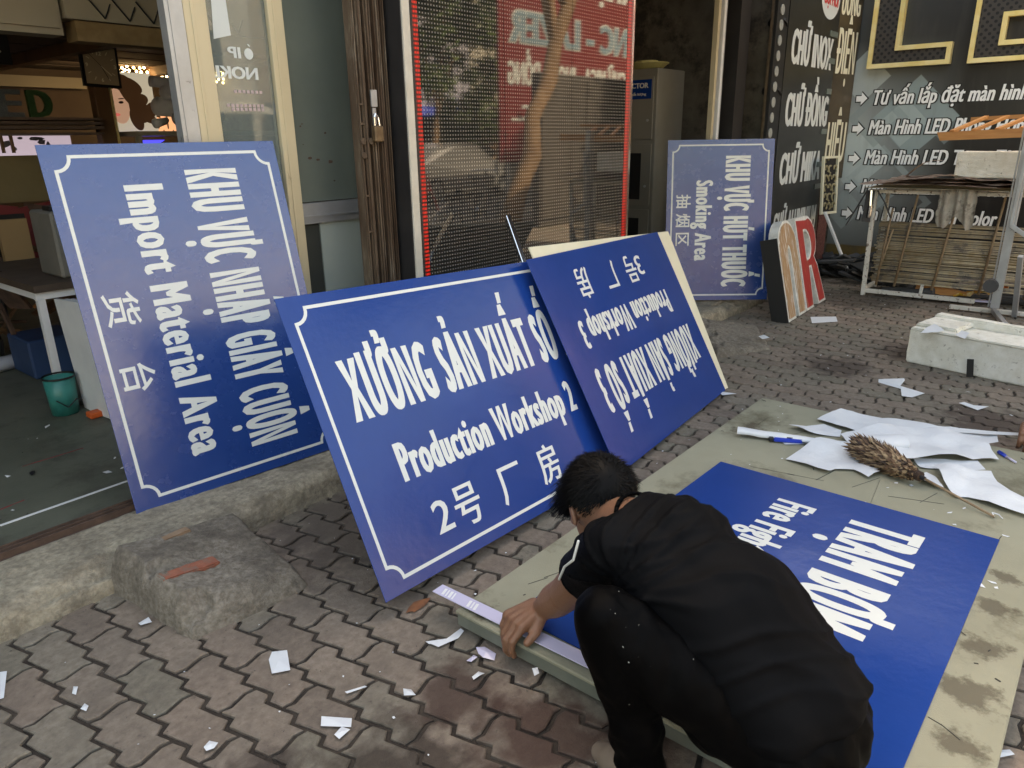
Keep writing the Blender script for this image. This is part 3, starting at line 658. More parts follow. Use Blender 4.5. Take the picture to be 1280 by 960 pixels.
# ================================================================== WORK BOARD with the sign being lettered
g = thing('work_board', 'large low khaki work board on the pavement with the blue sheet and papers on it', 'work board', (2.4, .65, 0))
M['khaki'] = mat('khaki_card', (.235, .228, .165), (.28, .272, .20), 3, rough=.85, bump=.0012, bscale=260, c3=(.11, .098, .062), s3=2.6, t3=(.52, .68), pos=True)
def board():
    m = M['khaki']; N, L, b = nodes(m); cur = b.inputs['Base Color'].links[0].from_socket
    gg = N.new('ShaderNodeNewGeometry'); nt = N.new('ShaderNodeTexNoise'); nt.inputs['Scale'].default_value = 13; nt.inputs['Detail'].default_value = 7; nt.inputs['Roughness'].default_value = .7; L.new(gg.outputs['Position'], nt.inputs['Vector'])
    for (sx, sy), rad in (((2.3, .09), .07), ((2.08, .085), .07), ((1.85, .07), .08), ((1.65, .06), .06), ((2.5, .07), .05), ((1.34, 1.25), .05), ((3.2, 1.2), .08)):
        d = N.new('ShaderNodeVectorMath'); d.operation = 'DISTANCE'; L.new(gg.outputs['Position'], d.inputs[0]); d.inputs[1].default_value = (sx, sy, .07)
        s1 = N.new('ShaderNodeMath'); s1.operation = 'MULTIPLY_ADD'; L.new(nt.outputs[0], s1.inputs[0]); s1.inputs[1].default_value = rad * 3.2; L.new(d.outputs['Value'], s1.inputs[2])
        mr = N.new('ShaderNodeMapRange'); L.new(s1.outputs[0], mr.inputs[0]); mr.inputs[1].default_value = rad * 2.55; mr.inputs[2].default_value = rad * 2.1; mr.inputs[3].default_value = 0; mr.inputs[4].default_value = .7
        x = N.new('ShaderNodeMix'); x.data_type = 'RGBA'; L.new(mr.outputs[0], x.inputs[0]); L.new(cur, x.inputs[6]); x.inputs[7].default_value = (.055, .04, .024, 1); cur = x.outputs[2]
    L.new(cur, b.inputs['Base Color'])
board()
BX0, BX1, BY0, BY1, BZ = 1.300, 3.662, -.012, 1.322, .070
b = NB(); bbox(b, (BX0, BY0, BZ - .012), (BX1, BY1, BZ)); obj('top_panel', bevel(b, .003), M['khaki'], g)
M['edge'] = mat('grey_green_edge', (.10, .11, .09), (.14, .15, .125), 8, rough=.6)
for a_, c_ in (((BX0 + .004, BY0 + .004, BZ - .052), (BX0 + .034, BY1 - .004, BZ - .0125)), ((BX1 - .034, BY0 + .004, BZ - .052), (BX1 - .004, BY1 - .004, BZ - .0125)), ((BX0 + .0345, BY0 + .004, BZ - .052), (BX1 - .0345, BY0 + .034, BZ - .0125)), ((BX0 + .0345, BY1 - .034, BZ - .052), (BX1 - .0345, BY1 - .004, BZ - .0125))):
    b = NB(); bbox(b, a_, c_); obj('side_rail', bevel(b, .002), M['edge'], g)
for x, y in ((1.4, .1), (1.4, 1.2), (3.55, .1), (3.55, 1.2), (2.5, .65)):
    b = NB(); bbox(b, (x - .05, y - .04, .001), (x + .05, y + .04, BZ - .0526)); obj('foot', b, M['wood'], g)
mk = NB()
for p, q in (((1037, 533), (1012, 538)), ((1012, 538), (978, 546)), ((938, 583), (1030, 601)), ((1020, 600), (1043, 588)), ((1065, 609), (1100, 597)), ((1110, 620), (1180, 630)), ((1150, 628), (1172, 616)), ((1083, 642), (1100, 600)), ((1182, 740), (1200, 762)), ((1176, 905), (1200, 925)), ((1160, 896), (1180, 908)), ((960, 522), (948, 530)), ((1030, 545), (1008, 545)), ((700, 715), (680, 722)), ((685, 722), (660, 730))):
    a_, c_ = hit(*p, 2, BZ + .0008), hit(*q, 2, BZ + .0008)
    if (a_ - c_).length > .005: beam(mk, a_, c_, random.uniform(.001, .0022), .0006)
for i in range(45):
    x, y = random.uniform(BX0 + .03, BX1 - .03), random.uniform(BY0 + .03, BY1 - .03)
    if 1.35 < x < 2.78 and .13 < y < 1.18: continue
    a_ = random.uniform(0, 3.14); l = random.uniform(.006, .03); beam(mk, (x, y, BZ + .0008), (x + l * math.cos(a_), y + l * math.sin(a_), BZ + .0008), random.uniform(.002, .005), .001)
o = obj('score_marks', mk, M['black'], g); o['kind'] = 'stuff'
ME = plane_mtx((1.372, 1.180, BZ + .0045), (1, -.009, 0), (0, 0, 1))
t = thing('flat_sign', 'blue sheet lying flat on the work board, lettered TRẠM BƠM, partly covered', 'sign', mtx=plane_mtx((1.372, .150, BZ + .0045), (1, -.014, 0), (.02, 1, 0)))
b = NB(); bbox(b, (0, 0, -.004), (1.372, 1.020, 0)); obj('panel', bevel(b, .0008), M['blue'], t, local=True)
letter(t, 'TRẠM BƠM', (1.225, .432, LZ), NX, NY, .250, .71, M['vinyl'], stem=.0108, sp=1.27)
letter(t, 'Fire Fighting', (1.198, .698, LZ), NX, NY, .152, .56, M['vinyl'], stem=.0062, sp=1.12)
# ruler
g = thing('ruler', 'long white metal ruler under the crouching man\'s hand across the near end of the board', 'ruler', (1.36, 1.0, BZ + .006))
M['ruler'] = mat('lilac_white_ruler', (.52, .50, .66), rough=.25, spec=.8)
b = NB(); a_, c_ = hit(547, 735, 2, BZ + .010), hit(736, 827, 2, BZ + .010); dd = (c_ - a_).normalized(); bm_e = a_ + dd * 1.0
beam(b, a_, bm_e, .046, .003); obj('blade', bevel(b, .0006), M['ruler'], g)
b = NB()
for i in range(7): 
    p = a_ + dd * (.025 + .013 * i + (.05 if i > 3 else 0)) + V3((0, 0, .0018)); beam(b, p - V3((.017, .012, 0)), p + V3((.012, -.002, 0)), .005 if i % 2 else .009, .0004)
obj('glare_stripes', b, M['white'], g)['kind'] = 'stuff'  # white stripes imitate glare on the blade
M['pave_z'] = None

# ================================================================== CONCRETE WEDGES on the pavement against the step
def wedge(name, label, base, top_h, brick=None, seed=0, nx=60, ny=50):
    """base: 4 ground corners (near-left, near-right, far-right, far-left); heights at the same corners"""
    bl, br, tr, tl = [V3((*p, 0)) for p in base]
    bm = NB()
    def fn(u, v):
        p = (bl * (1 - u) + br * u) * (1 - v) + (tl * (1 - u) + tr * u) * v
        h = (top_h[0] * (1 - u) + top_h[1] * u) * (1 - v) + (top_h[3] * (1 - u) + top_h[2] * u) * v
        e = min(u / .10, (1 - u) / .07, v / .11, 1); e = max(0, e) ** .38
        q = p + V3((seed, 0, 0)); n = nz(q, 4) * .006 + nz(q, 30, 4) * .0028
        edge = V3((nz(q + V3((0, 5, 0)), 6) * .016, nz(q + V3((0, 9, 0)), 6) * .016, 0)) * (1 - .5 * v)
        chip = max(0, nz(q + V3((0, 0, 4)), 5) - .05) * .12 * (1 if u < .25 else .12)
        return p + edge + V3((0, 0, max(-.01, (h + n - chip) * e - .004)))
    grid(bm, nx, ny, fn); bmesh.ops.recalc_face_normals(bm, faces=bm.faces)
    c = (bl + br + tr + tl) / 4
    t = thing(name, label, 'concrete block', tuple(c)); obj('body', bm, M['concrete2'], t, smooth=True)
    return t
w1 = wedge('concrete_wedge', 'rough concrete wedge with a broken red brick in its top below the tall left sign', [(.775, 1.895), (1.165, 1.86), (1.215, 2.35), (.735, 2.35)], (.125, .045, .10, .165), seed=0)
from mathutils.bvhtree import BVHTree
def on_surface(thing_, px, py):
    tmp = NB(); tmp.from_mesh(thing_.children[0].data); tmp.transform(wmat(thing_)); bv = BVHTree.FromBMesh(tmp); tmp.free()
    d = (cx * ((px - 640) / FPX) - cu * ((py - 480) / FPX) + cz).normalized(); return bv.ray_cast(CO, d)
for px, py, sz, bm_m, sunk in ((237, 711, (.185, .050, .036), 'brick', .0125), (219, 668, (.10, .036, .03), 'brick2', .011)):
    if bm_m not in M: M[bm_m] = mat('brown_brick', (.20, .12, .07), (.26, .18, .12), 30, rough=.9)
    h_ = on_surface(w1, px, py); n_ = (V3(h_[1]) * .5 + Z_V * .5).normalized(); ex = V3((1, .03, 0)); ex = (ex - n_ * ex.dot(n_)).normalized(); rm = Matrix((ex, n_.cross(ex), n_)).transposed()
    b = NB(); box(b, V3(h_[0]) - n_ * sunk, sz, rm); bevel(b, .004, 2); bmesh.ops.subdivide_edges(b, edges=[e for e in b.edges if e.calc_length() > .03], cuts=5, use_grid_fill=True)
    for v in b.verts: v.co += V3((nz(v.co, 40, 2), nz(v.co + V3((1, 0, 0)), 40, 2), nz(v.co + V3((0, 3, 0)), 60, 2) * .12)) * .006
    obj('brick', b, M[bm_m], w1)
w2 = wedge('concrete_wedge', 'low dirty concrete wedge under the smoking area sign near the standing red letter', [(4.42, 1.92), (4.85, 1.72), (5.35, 2.02), (5.0, 2.40)], (.04, .02, .03, .11), seed=5)

# ================================================================== STANDING LETTERS  N and R
def standing(name, label, px, poly_fn, m_face, m_side, depth=.07):
    pass
M['n_face'] = mat('scratched_wood_foil', (.34, .19, .09), (.40, .26, .15), 10, rough=.45, c3=(.62, .58, .54), s3=14, t3=(.52, .6), stretch=(3.0, .35, 1))
M['r_face'] = mat('scratched_red_foil', (.42, .03, .03), (.36, .04, .035), 9, rough=.4, c3=(.60, .45, .25), s3=12, t3=(.58, .66), stretch=(3.0, .3, 1))
def arch(cx_, cy_, rx, ry, a0, a1, n=10): return [(cx_ + rx * math.cos(a0 + (a1 - a0) * i / n), cy_ + ry * math.sin(a0 + (a1 - a0) * i / n)) for i in range(n + 1)]
pi = math.pi
def loop_prism(bm, outer, holes, z0, z1):
    vs = []; es = []
    for l in [outer] + holes:
        k = len(vs); vs += [V3(p).to_2d() if len(p) == 2 else V3(p[:2]) for p in l]; es += [(k + i, k + (i + 1) % len(l)) for i in range(len(l))]
    rv, re, rf, *_ = geometry.delaunay_2d_cdt([Vector(v[:2]) for v in vs], es, [], 0, 1e-5)
    def inside(p, l):
        c = False
        for i in range(len(l)):
            a_, b_ = l[i], l[i - 1]
            if (a_[1] > p[1]) != (b_[1] > p[1]) and p[0] < (b_[0] - a_[0]) * (p[1] - a_[1]) / (b_[1] - a_[1]) + a_[0]: c = not c
        return c
    top = [bm.verts.new((v[0], v[1], z1)) for v in rv]; bot = [bm.verts.new((v[0], v[1], z0)) for v in rv]; keep = []
    for f in rf:
        c = (sum(rv[i][0] for i in f) / len(f), sum(rv[i][1] for i in f) / len(f))
        if inside(c, outer) and not any(inside(c, h) for h in holes): keep.append(tuple(f))
    cnt = {}
    for f in keep:
        bm.faces.new([top[i] for i in f]); bm.faces.new([bot[i] for i in f][::-1])
        for i in range(len(f)): cnt[(f[i], f[(i + 1) % len(f)])] = 1
    for (a_, b_) in cnt:
        if (b_, a_) not in cnt: bm.faces.new((top[a_], bot[a_], bot[b_], top[b_]))
    bmesh.ops.delete(bm, geom=[v for v in bm.verts if not v.link_faces], context='VERTS')
    bmesh.ops.recalc_face_normals(bm, faces=bm.faces)
def shrink(l, d, s):
    n = len(l); o = []
    for i in range(n):
        a_, b_, c_ = [V3((*l[j % n], 0)) for j in (i - 1, i, i + 1)]
        e1 = (b_ - a_).normalized(); e2 = (c_ - b_).normalized(); nn = V3((-e1.y - e2.y, e1.x + e2.x, 0)); q = nn.length; nn = nn / max(q, 1e-6) / max(.55, q / 2)
        p = b_ + nn * d * s; o.append((p.x, p.y))
    return o
mL = plane_mtx((5.64, 1.885, .008), (.98, .045, 0), (-.009, .195, .8))
Nout = [(0, 0), (0, .56)] + arch(.225, .56, .225, .215, pi, 0, 14)[1:] + [(.455, 0), (.27, 0), (.262, .30)] + arch(.232, .46, .032, .10, 0, pi, 6) + [(.20, .30), (.195, 0)]
Rout = [(.478, 0), (.478, .765), (.76, .765)] + arch(.76, .575, .22, .19, pi / 2, -pi / 3, 10) + [(.93, .33), (1.035, 0), (.83, 0), (.745, .33), (.70, .33), (.68, 0)]
Rhole = [(.66, .42), (.66, .64)] + arch(.70, .53, .11, .11, pi / 2, -pi / 2, 8)
for nm, lab, out, hol, fm in (('letter_n', 'standing wood toned letter N with rubbed pale edges, left of the red R', Nout, [], 'n_face'), ('letter_r', 'standing scratched red letter R with pale outline leaning next to the brown letter', Rout, [Rhole], 'r_face')):
    t = thing(nm, lab, 'letter', mtx=mL, group='standing cut out letters')
    b = NB(); loop_prism(b, out, hol, -.075, 0); obj('side_shell', b, M['white'] if False else mat('letter_rim', (.72, .73, .70), (.55, .55, .52), 20, rough=.5) if 'rim' not in M else M['rim'], t, local=True); M['rim'] = t.children[0].data.materials[0]
    b = NB(); s = 1 if sum(out[i - 1][0] * out[i][1] - out[i][0] * out[i - 1][1] for i in range(len(out))) > 0 else -1
    hs = [shrink(h, -.021, 1 if sum(h[i - 1][0] * h[i][1] - h[i][0] * h[i - 1][1] for i in range(len(h))) > 0 else -1) for h in hol]
    loop_prism(b, shrink(out, .021, s), hs, .001, .004); obj('face', b, M[fm], t, local=True)
    b = NB()
    if nm == 'letter_n': bbox(b, (-.012, .0, -.13), (-.001, .66, -.0)); obj('side_panel', b, M['black'], t, local=True)
# black backing block beside the N
# ================================================================== WALL BANNER (plane x = 8.6) and big letters
XB = 8.6
g = thing('wall_banner', 'large grey printed wall banner listing screen services behind the bamboo rack', 'banner', (XB, 1.3, .2))
M['banner'] = mat('banner_print', (.016, .015, .015), rough=.35)
N, L, pb = nodes(M['banner'])
def banner_nodes():
    ge = N.new('ShaderNodeNewGeometry'); sp = N.new('ShaderNodeSeparateXYZ'); L.new(ge.outputs['Position'], sp.inputs[0])
    def mth(op, a, b=None):
        m = N.new('ShaderNodeMath'); m.operation = op
        for i, v in enumerate((a, b)):
            if v is None: continue
            if hasattr(v, 'links'): L.new(v, m.inputs[i])
            else: m.inputs[i].default_value = v
        return m.outputs[0]
    Y, Z = sp.outputs[1], sp.outputs[2]
    # printed backdrop: pale grey-green to the left, near black to the right and top
    g1 = N.new('ShaderNodeMapRange'); L.new(Y, g1.inputs[0]); g1.inputs[1].default_value = 1.45; g1.inputs[2].default_value = 2.45
    g2 = N.new('ShaderNodeMapRange'); L.new(Z, g2.inputs[0]); g2.inputs[1].default_value = 2.3; g2.inputs[2].default_value = 1.45; g2.inputs[3].default_value = .10
    g3 = N.new('ShaderNodeMapRange'); L.new(Z, g3.inputs[0]); g3.inputs[1].default_value = .25; g3.inputs[2].default_value = 1.0; g3.inputs[3].default_value = .35
    k = mth('MULTIPLY', mth('MULTIPLY', g1.outputs[0], g2.outputs[0]), g3.outputs[0])
    def mix(f, a, b_):
        x = N.new('ShaderNodeMix'); x.data_type = 'RGBA'
        L.new(f, x.inputs[0]) if hasattr(f, 'links') else setattr(x.inputs[0], 'default_value', f)
        for s_, v in ((6, a), (7, b_)):
            if hasattr(v, 'links'): L.new(v, x.inputs[s_])
            else: x.inputs[s_].default_value = (*v, 1)
        return x.outputs[2]
    cur = mix(k, (.012, .011, .011), (.38, .42, .41))
    def diamond(cy, cz_, r, col, f, inner=0):
        nonlocal cur
        d = mth('ADD', mth('ABSOLUTE', mth('SUBTRACT', Y, cy)), mth('ABSOLUTE', mth('SUBTRACT', Z, cz_)))
        m = N.new('ShaderNodeMapRange'); L.new(d, m.inputs[0]); m.inputs[1].default_value = r; m.inputs[2].default_value = r - .012; m.inputs[4].default_value = f
        if inner:
            m2 = N.new('ShaderNodeMapRange'); L.new(d, m2.inputs[0]); m2.inputs[1].default_value = inner - .01; m2.inputs[2].default_value = inner
            cur = mix(mth('MULTIPLY', m.outputs[0], m2.outputs[0]), cur, col)
        else: cur = mix(m.outputs[0], cur, col)
    diamond(1.85, 1.55, .40, (.30, .38, .38), .8); diamond(1.95, 1.50, .24, (.42, .50, .49), .6); diamond(2.38, 1.95, .26, (.46, .52, .51), .7); diamond(2.36, 1.15, .36, (.50, .58, .57), .65)
    diamond(1.55, 1.45, .17, (.27, .34, .34), .5); diamond(2.1, .95, .34, (.36, .43, .43), .5, .26); diamond(2.2, 1.55, .3, (.24, .30, .30), .5, .2); diamond(1.85, .72, .28, (.28, .34, .34), .5, .2); diamond(2.42, .62, .22, (.36, .43, .42), .45)
    nt = N.new('ShaderNodeTexNoise'); nt.inputs['Scale'].default_value = 5; nt.inputs['Detail'].default_value = 6; mp = N.new('ShaderNodeMapping'); mp.inputs['Scale'].default_value = (1, 2, .4); L.new(ge.outputs['Position'], mp.inputs[0]); L.new(mp.outputs[0], nt.inputs['Vector'])
    m = N.new('ShaderNodeMapRange'); L.new(nt.outputs[0], m.inputs[0]); m.inputs[1].default_value = .52; m.inputs[2].default_value = .75; m.inputs[4].default_value = .22
    cur = mix(m.outputs[0], cur, (.10, .085, .075))
    L.new(cur, pb.inputs['Base Color'])
banner_nodes()
b = NB(); grid(b, 1, 1, lambda u, v: V3((XB, 2.555 - 2.55 * u, .24 + 2.72 * v))); obj('printed_sheet', b, M['banner'], g)
b = NB(); bbox(b, (XB + .003, .02, -.1), (XB + .25, 2.64, 3.4)); g2 = tag(obj('banner_wall', b, M['wall_dirty'], origin=(XB, 1.3, 0)), 'plastered side wall carrying the printed banner', 'wall')
b = NB(); bbox(b, (XB - .02, .02, .10), (XB + .002, 2.55, .235)); obj('ochre_skirting', b, mat('ochre_stripe', (.13, .085, .02), (.08, .06, .03), 5, rough=.8), g)
YN, = ((0, -1, 0),)
M['ban_txt'] = mat('banner_letter_print', (.88, .88, .86), rough=.4); M['ban_edge'] = mat('banner_letter_edge', (.008, .008, .008), rough=.4)
for s, y, z, ln in (('Tư vấn lắp đặt màn hình LED', 2.262, 1.678, 1.60), ('Màn Hình LED Phòng Họp', 2.27, 1.388, 1.36), ('Màn Hình LED Trung Tâm', 2.27, 1.092, 1.40), ('Màn Hình LED Ngoài Trời', 2.262, .798, 1.38), ('Màn Hình LED Full Color', 2.27, .518, 1.29)):
    for dx, mm, st, nm in ((-.004, 'ban_edge', .018, 'lettering_outline'), (-.007, 'ban_txt', .0055, 'lettering')):
        bm_ = text_bm(s, .150 + (0 if st < .01 else .018), ln + (0 if st < .01 else .025), stem=st, sp=1.05, shear=.2); bm_.transform(plane_mtx((XB + dx, y + (0 if st < .01 else .0125), z - (0 if st < .01 else .009)), YN, Z_)); obj(nm, bm_, M[mm], g)
for z in (1.745, 1.45, 1.15, .86, .58):
    for dx, mm, e in ((-.004, 'ban_edge', .010), (-.007, 'ban_txt', 0)):
        b = NB(); y0 = 2.43
        prism(b, [(y - 0, z_) for y, z_ in [(y0 + e, z - .03 - e), (y0 + e, z + .025 + e), (y0 - .05, z + .025 + e), (y0 - .05, z + .06 + e * 1.5), (y0 - .11 - e * 1.5, z), (y0 - .05, z - .065 - e * 1.5), (y0 - .05, z - .03 - e)]], (XB + dx, 0, 0), (0, 1, 0), Z_, (-.0008, 0, 0)); obj('arrow', b, M[mm], g)
# big L E D letters: black perforated face, brass rim
M['perf'] = mat('perforated_face', (.016, .014, .012), rough=.6)
N, L, pb = nodes(M['perf'])
ge = N.new('ShaderNodeNewGeometry'); vo = N.new('ShaderNodeTexVoronoi'); vo.inputs['Scale'].default_value = 21; vo.inputs['Randomness'].default_value = 0
mp = N.new('ShaderNodeMapping'); mp.inputs['Rotation'].default_value = (R(45), 0, 0); mp.inputs['Scale'].default_value = (0, 1, 1); L.new(ge.outputs['Position'], mp.inputs[0]); L.new(mp.outputs[0], vo.inputs['Vector'])
mr = N.new('ShaderNodeMapRange'); L.new(vo.outputs['Distance'], mr.inputs[0]); mr.inputs[1].default_value = .26; mr.inputs[2].default_value = .32
mx = N.new('ShaderNodeMix'); mx.data_type = 'RGBA'; L.new(mr.outputs[0], mx.inputs[0]); mx.inputs[6].default_value = (.001, .001, .001, 1); mx.inputs[7].default_value = (.040, .033, .027, 1); L.new(mx.outputs[2], pb.inputs['Base Color'])
M['brass'] = mat('brass_rim', (.80, .60, .20), (.92, .80, .46), 3, rough=.3, metal=.25)
Lp = [(2.345, 2.02), (1.600, 2.02), (1.622, 2.215), (2.062, 2.215), (2.00, 3.2), (2.27, 3.2)]
Lp = [(2.345, 2.02), (1.602, 2.02), (1.602, 2.215), (2.062, 2.215), (2.062, 3.15), (2.345, 3.15)]
Ep = [(1.455, 2.012), (.70, 2.012), (.70, 2.19), (1.185, 2.19), (1.185, 2.385), (.85, 2.385), (.85, 2.60), (1.185, 2.60), (1.185, 2.95), (.70, 2.95), (.70, 3.15), (1.455, 3.15)]
Dp = [(.55, 2.012), (.10, 2.012), (.02, 2.2), (.02, 2.95), (.10, 3.15), (.55, 3.15)]
for nm, lab, pl in (('letter_l', 'big black perforated letter L with a brass rim above the banner text', Lp), ('letter_e', 'big black perforated letter E with a brass rim, cropped by the right edge', Ep)):
    t = thing(nm, lab, 'letter', (XB - .09, pl[0][0], pl[0][1]), group='big brass rimmed letters on the banner')
    # rim as four-sided strips along the outline
    b = NB(); s_ = 1 if sum(pl[i - 1][0] * pl[i][1] - pl[i][0] * pl[i - 1][1] for i in range(len(pl))) > 0 else -1
    inn = shrink(pl, .042, s_)
    for i in range(len(pl)):
        j = (i + 1) % len(pl)
        q = [(XB - .10, *pl[i]), (XB - .10, *pl[j]), (XB - .10, *inn[j]), (XB - .10, *inn[i])]
        b.faces.new([b.verts.new(V3(p)) for p in q])
        q = [(XB - .10, *pl[i]), (XB - .10, *pl[j]), (XB - .012, *pl[j]), (XB - .012, *pl[i])]
        b.faces.new([b.verts.new(V3(p)) for p in q])
        q = [(XB - .10, *inn[i]), (XB - .10, *inn[j]), (XB - .075, *inn[j]), (XB - .075, *inn[i])]
        b.faces.new([b.verts.new(V3(p)) for p in q])
    bmesh.ops.remove_doubles(b, verts=b.verts, dist=1e-5); obj('rim', b, M['brass'], t)
    b = NB(); vs = [b.verts.new((XB - .076, *p)) for p in shrink(pl, .018, s_)]; bmesh.ops.triangle_fill(b, edges=[b.edges.new((vs[i], vs[(i + 1) % len(vs)])) for i in range(len(vs))], use_beauty=True); obj('face', b, M['perf'], t)

# ================================================================== RIGHT SIDE: rack, boxes, frames, junk
g = thing('bamboo_rack', 'white steel frame rack with a bamboo slat screen and layers of rotten board on top', 'rack', (7.1, 1.2, 0))
def seg(a, b_, w, m, name, par, h=None, bv=.002):
    b = NB(); beam(b, a, b_, w, h or w); return obj(name, bevel(b, bv) if bv else b, m, par)
SW = M['steel_white']
seg((7.10, 1.735, .0), (7.08, 1.745, .93), .035, SW, 'post', g); seg((7.13, .20, .0), (7.12, .20, .93), .035, SW, 'post', g)
seg((7.55, 1.75, .0), (7.55, 1.75, .93), .03, SW, 'post', g); seg((7.6, .2, 0), (7.6, .2, .93), .03, SW, 'post', g)
seg((7.10, 1.75, .045), (7.12, .86, .045), .035, SW, 'rail', g); seg((7.10, 1.80, .92), (7.12, .18, .92), .03, SW, 'rail', g); seg((7.55, 1.75, .92), (7.6, .18, .92), .03, SW, 'rail', g)
seg((7.10, 1.74, .05), (7.55, 1.75, .05), .03, SW, 'rail', g); seg((7.13, 1.28, .02), (7.13, 1.27, .14), .025, SW, 'stub', g)
# bamboo slats, one by one
zc = .135; i = 0
while zc < .665:
    r_ = random.uniform(.0045, .0085); b = NB()
    y1 = 1.70 + random.uniform(-.02, .015); a_ = V3((7.145 + random.uniform(-.006, .006), y1, zc + random.uniform(-.004, .004))); c_ = V3((7.16, .22, zc + random.uniform(-.012, .012)))
    tube(b, a_, c_, r_, r_ * random.uniform(.7, 1.1), n=6); obj('slat', b, M['bamboo'], g, smooth=True); zc += r_ * 2 + random.uniform(-.001, .004)
for y, dz in ((1.60, .03), (1.45, .0), (1.15, -.01), (.80, .02), (.48, 0)):
    b = NB(); tube(b, (7.13, y + .045, .10), (7.125, y - .035 + dz, .90 if y < 1.5 else .78), .011, .009, n=7); obj('upright_cane', b, M['stick'], g, smooth=True)
b = NB(); tube(b, (7.128, 1.64, .22), (7.126, 1.57, .60), .010, n=7); obj('upright_cane', b, M['stick'], g, smooth=True)
# layered boards on the top
def rag_sheet(name, px0, y0, y1, x0, x1, z, m, par, seed, th=.008, amp=.015, nx=10, ny=26):
    b = NB()
    def fn(u, v):
        y = y0 + (y1 - y0) * v; x = x0 + (x1 - x0) * u
        e = nz((seed, v * 7, u), 1.3) * .05
        return V3((x + (e if u < .01 else -e if u > .99 else 0), y, z + nz((x * 2, y * 2.5, seed), 1.2) * amp + (nz((seed, y * 9, 2), 1) * .006 if u < .01 else 0)))
    vs = grid(b, nx, ny, fn); r = bmesh.ops.solidify(b, geom=b.faces[:], thickness=th); bmesh.ops.recalc_face_normals(b, faces=b.faces); return obj(name, b, m, par)
rag_sheet('shelf_board', 0, 1.80, .12, 6.97, 7.68, .955, M['cream_pvc'], g, 1, .03, .012)
rag_sheet('shelf_board', 0, 1.88, .10, 6.98, 7.66, .988, M['ply'], g, 2, .018, .02)
rag_sheet('shelf_board', 0, 1.70, .10, 7.0, 7.62, 1.014, M['ply'], g, 3, .016, .025)
rag_sheet('shelf_board', 0, 1.60, .50, 7.02, 7.5, 1.036, M['ply'], g, 4, .014, .03)
b = NB(); grid(b, 8, 3, lambda u, v: V3((7.2 + .12 * v, 1.56 - .26 * u, 1.04 + .13 * u + .05 * math.sin(u * 3.1)))); bmesh.ops.solidify(b, geom=b.faces[:], thickness=.006); obj('curled_board', b, M['ply'], g)
g2 = thing('hanging_cloth', 'dirty pale rag hanging over the front edge of the bamboo rack top', 'rag', (7.0, 1.2, .95))
b = NB(); grid(b, 22, 12, lambda u, v: V3((7.02 + .02 * math.sin(u * 22) + .02 * v, 1.235 - .27 * u + .015 * nz((u * 3, v * 2, 0), 1), .955 - v * (.27 + .05 * math.sin(u * 9) + .03 * nz((u * 9, 0, 0), 1))))); obj('cloth', b, mat('dirty_cloth', (.30, .27, .23), (.42, .39, .34), 12, rough=.95, c3=(.13, .11, .09), s3=9), g2, smooth=True)
g2 = thing('rubber_strips', 'black rubber straps hanging from the corner of the bamboo rack', 'strap', (7.05, 1.75, .9))
for a_, c_, w in (((7.03, 1.80, .93), (7.03, 1.94, .62), .03), ((7.04, 1.72, .93), (7.05, 1.65, .83), .035), ((7.05, 1.65, .83), (7.05, 1.585, .70), .03), ((7.03, 1.77, .93), (7.02, 1.775, .66), .07)):
    seg(a_, c_, w, M['rubber'], 'strap', g2, h=.008)
b = NB(); path(b, [(7.02, 1.765, .93), (7.01, 1.755, .80), (7.02, 1.76, .70)], .018, 8); obj('can_lid', b, M['chrome'], g2)
# styrofoam box on the rack
def foam_box(name, label, c, s, rotz=0, hollow=False, seed=0, sub=14):
    t = thing(name, label, 'foam box', mtx=Matrix.Translation(V3(c)) @ Matrix.Rotation(rotz, 4, 'Z'))
    b = NB(); w, d, h = s
    if hollow:
        o_ = [(-w / 2, -d / 2), (w / 2, -d / 2), (w / 2, d / 2), (-w / 2, d / 2)]
        wt = .075
        for x0, x1, y0, y1, z0, z1 in ((-w / 2, w / 2, -d / 2, d / 2, 0, h * .86), (-w / 2, -w / 2 + wt, -d / 2, d / 2, h * .86, h * .93), (w / 2 - wt, w / 2, -d / 2, d / 2, h * .86, h * 1.06), (-w / 2 + wt, w / 2 - wt, -d / 2, -d / 2 + wt, h * .86, h), (-w / 2 + wt, w / 2 - wt, d / 2 - wt * 3.2, d / 2, h * .86, h)):
            bbox(b, (x0, y0, z0), (x1, y1, z1))
        bmesh.ops.remove_doubles(b, verts=b.verts, dist=.0001)
    else: bbox(b, (-w / 2, -d / 2, 0), (w / 2, d / 2, h))
    bevel(b, .008, 2)
    bmesh.ops.subdivide_edges(b, edges=[e for e in b.edges if e.calc_length() > .05], cuts=6, use_grid_fill=True)
    for v in b.verts:
        q = v.co + V3((seed, 0, 0)); v.co += V3((nz(q, 14), nz(q + V3((7, 0, 0)), 14), nz(q + V3((0, 7, 0)), 14) if v.co.z > .01 else 0)) * .0045
    obj('shell', b, M['foam'], t, local=True); return t
foam_box('foam_box', 'pale worn styrofoam box lying on top of the bamboo rack', (7.30, .86, 1.045), (.40, .62, .20), seed=1)
# orange lattice
g = thing('wooden_lattice', 'varnished orange wooden lattice lying above the foam box at the right edge', 'lattice', (7.2, .9, 1.4))
OW = M['orange_wood']
b = NB(); prism(b, [(1.30, 1.335), (1.33, 1.40), (.10, 1.445), (.10, 1.375)], (7.02, 0, 0), (0, 1, 0), Z_, (.03, 0, 0)); obj('rail', b, OW, g)
b = NB(); beam(b, (7.5, 1.18, 1.50), (7.5, .05, 1.54), .035, .03); obj('rail', b, OW, g)
for y in (1.17, 1.02, .86, .70, .54, .38): 
    b = NB(); beam(b, (7.05, y + .06, 1.405 - (y - 1.1) * .03), (7.5, y - .10, 1.515), .035, .022); obj('crossbar', b, OW, g)
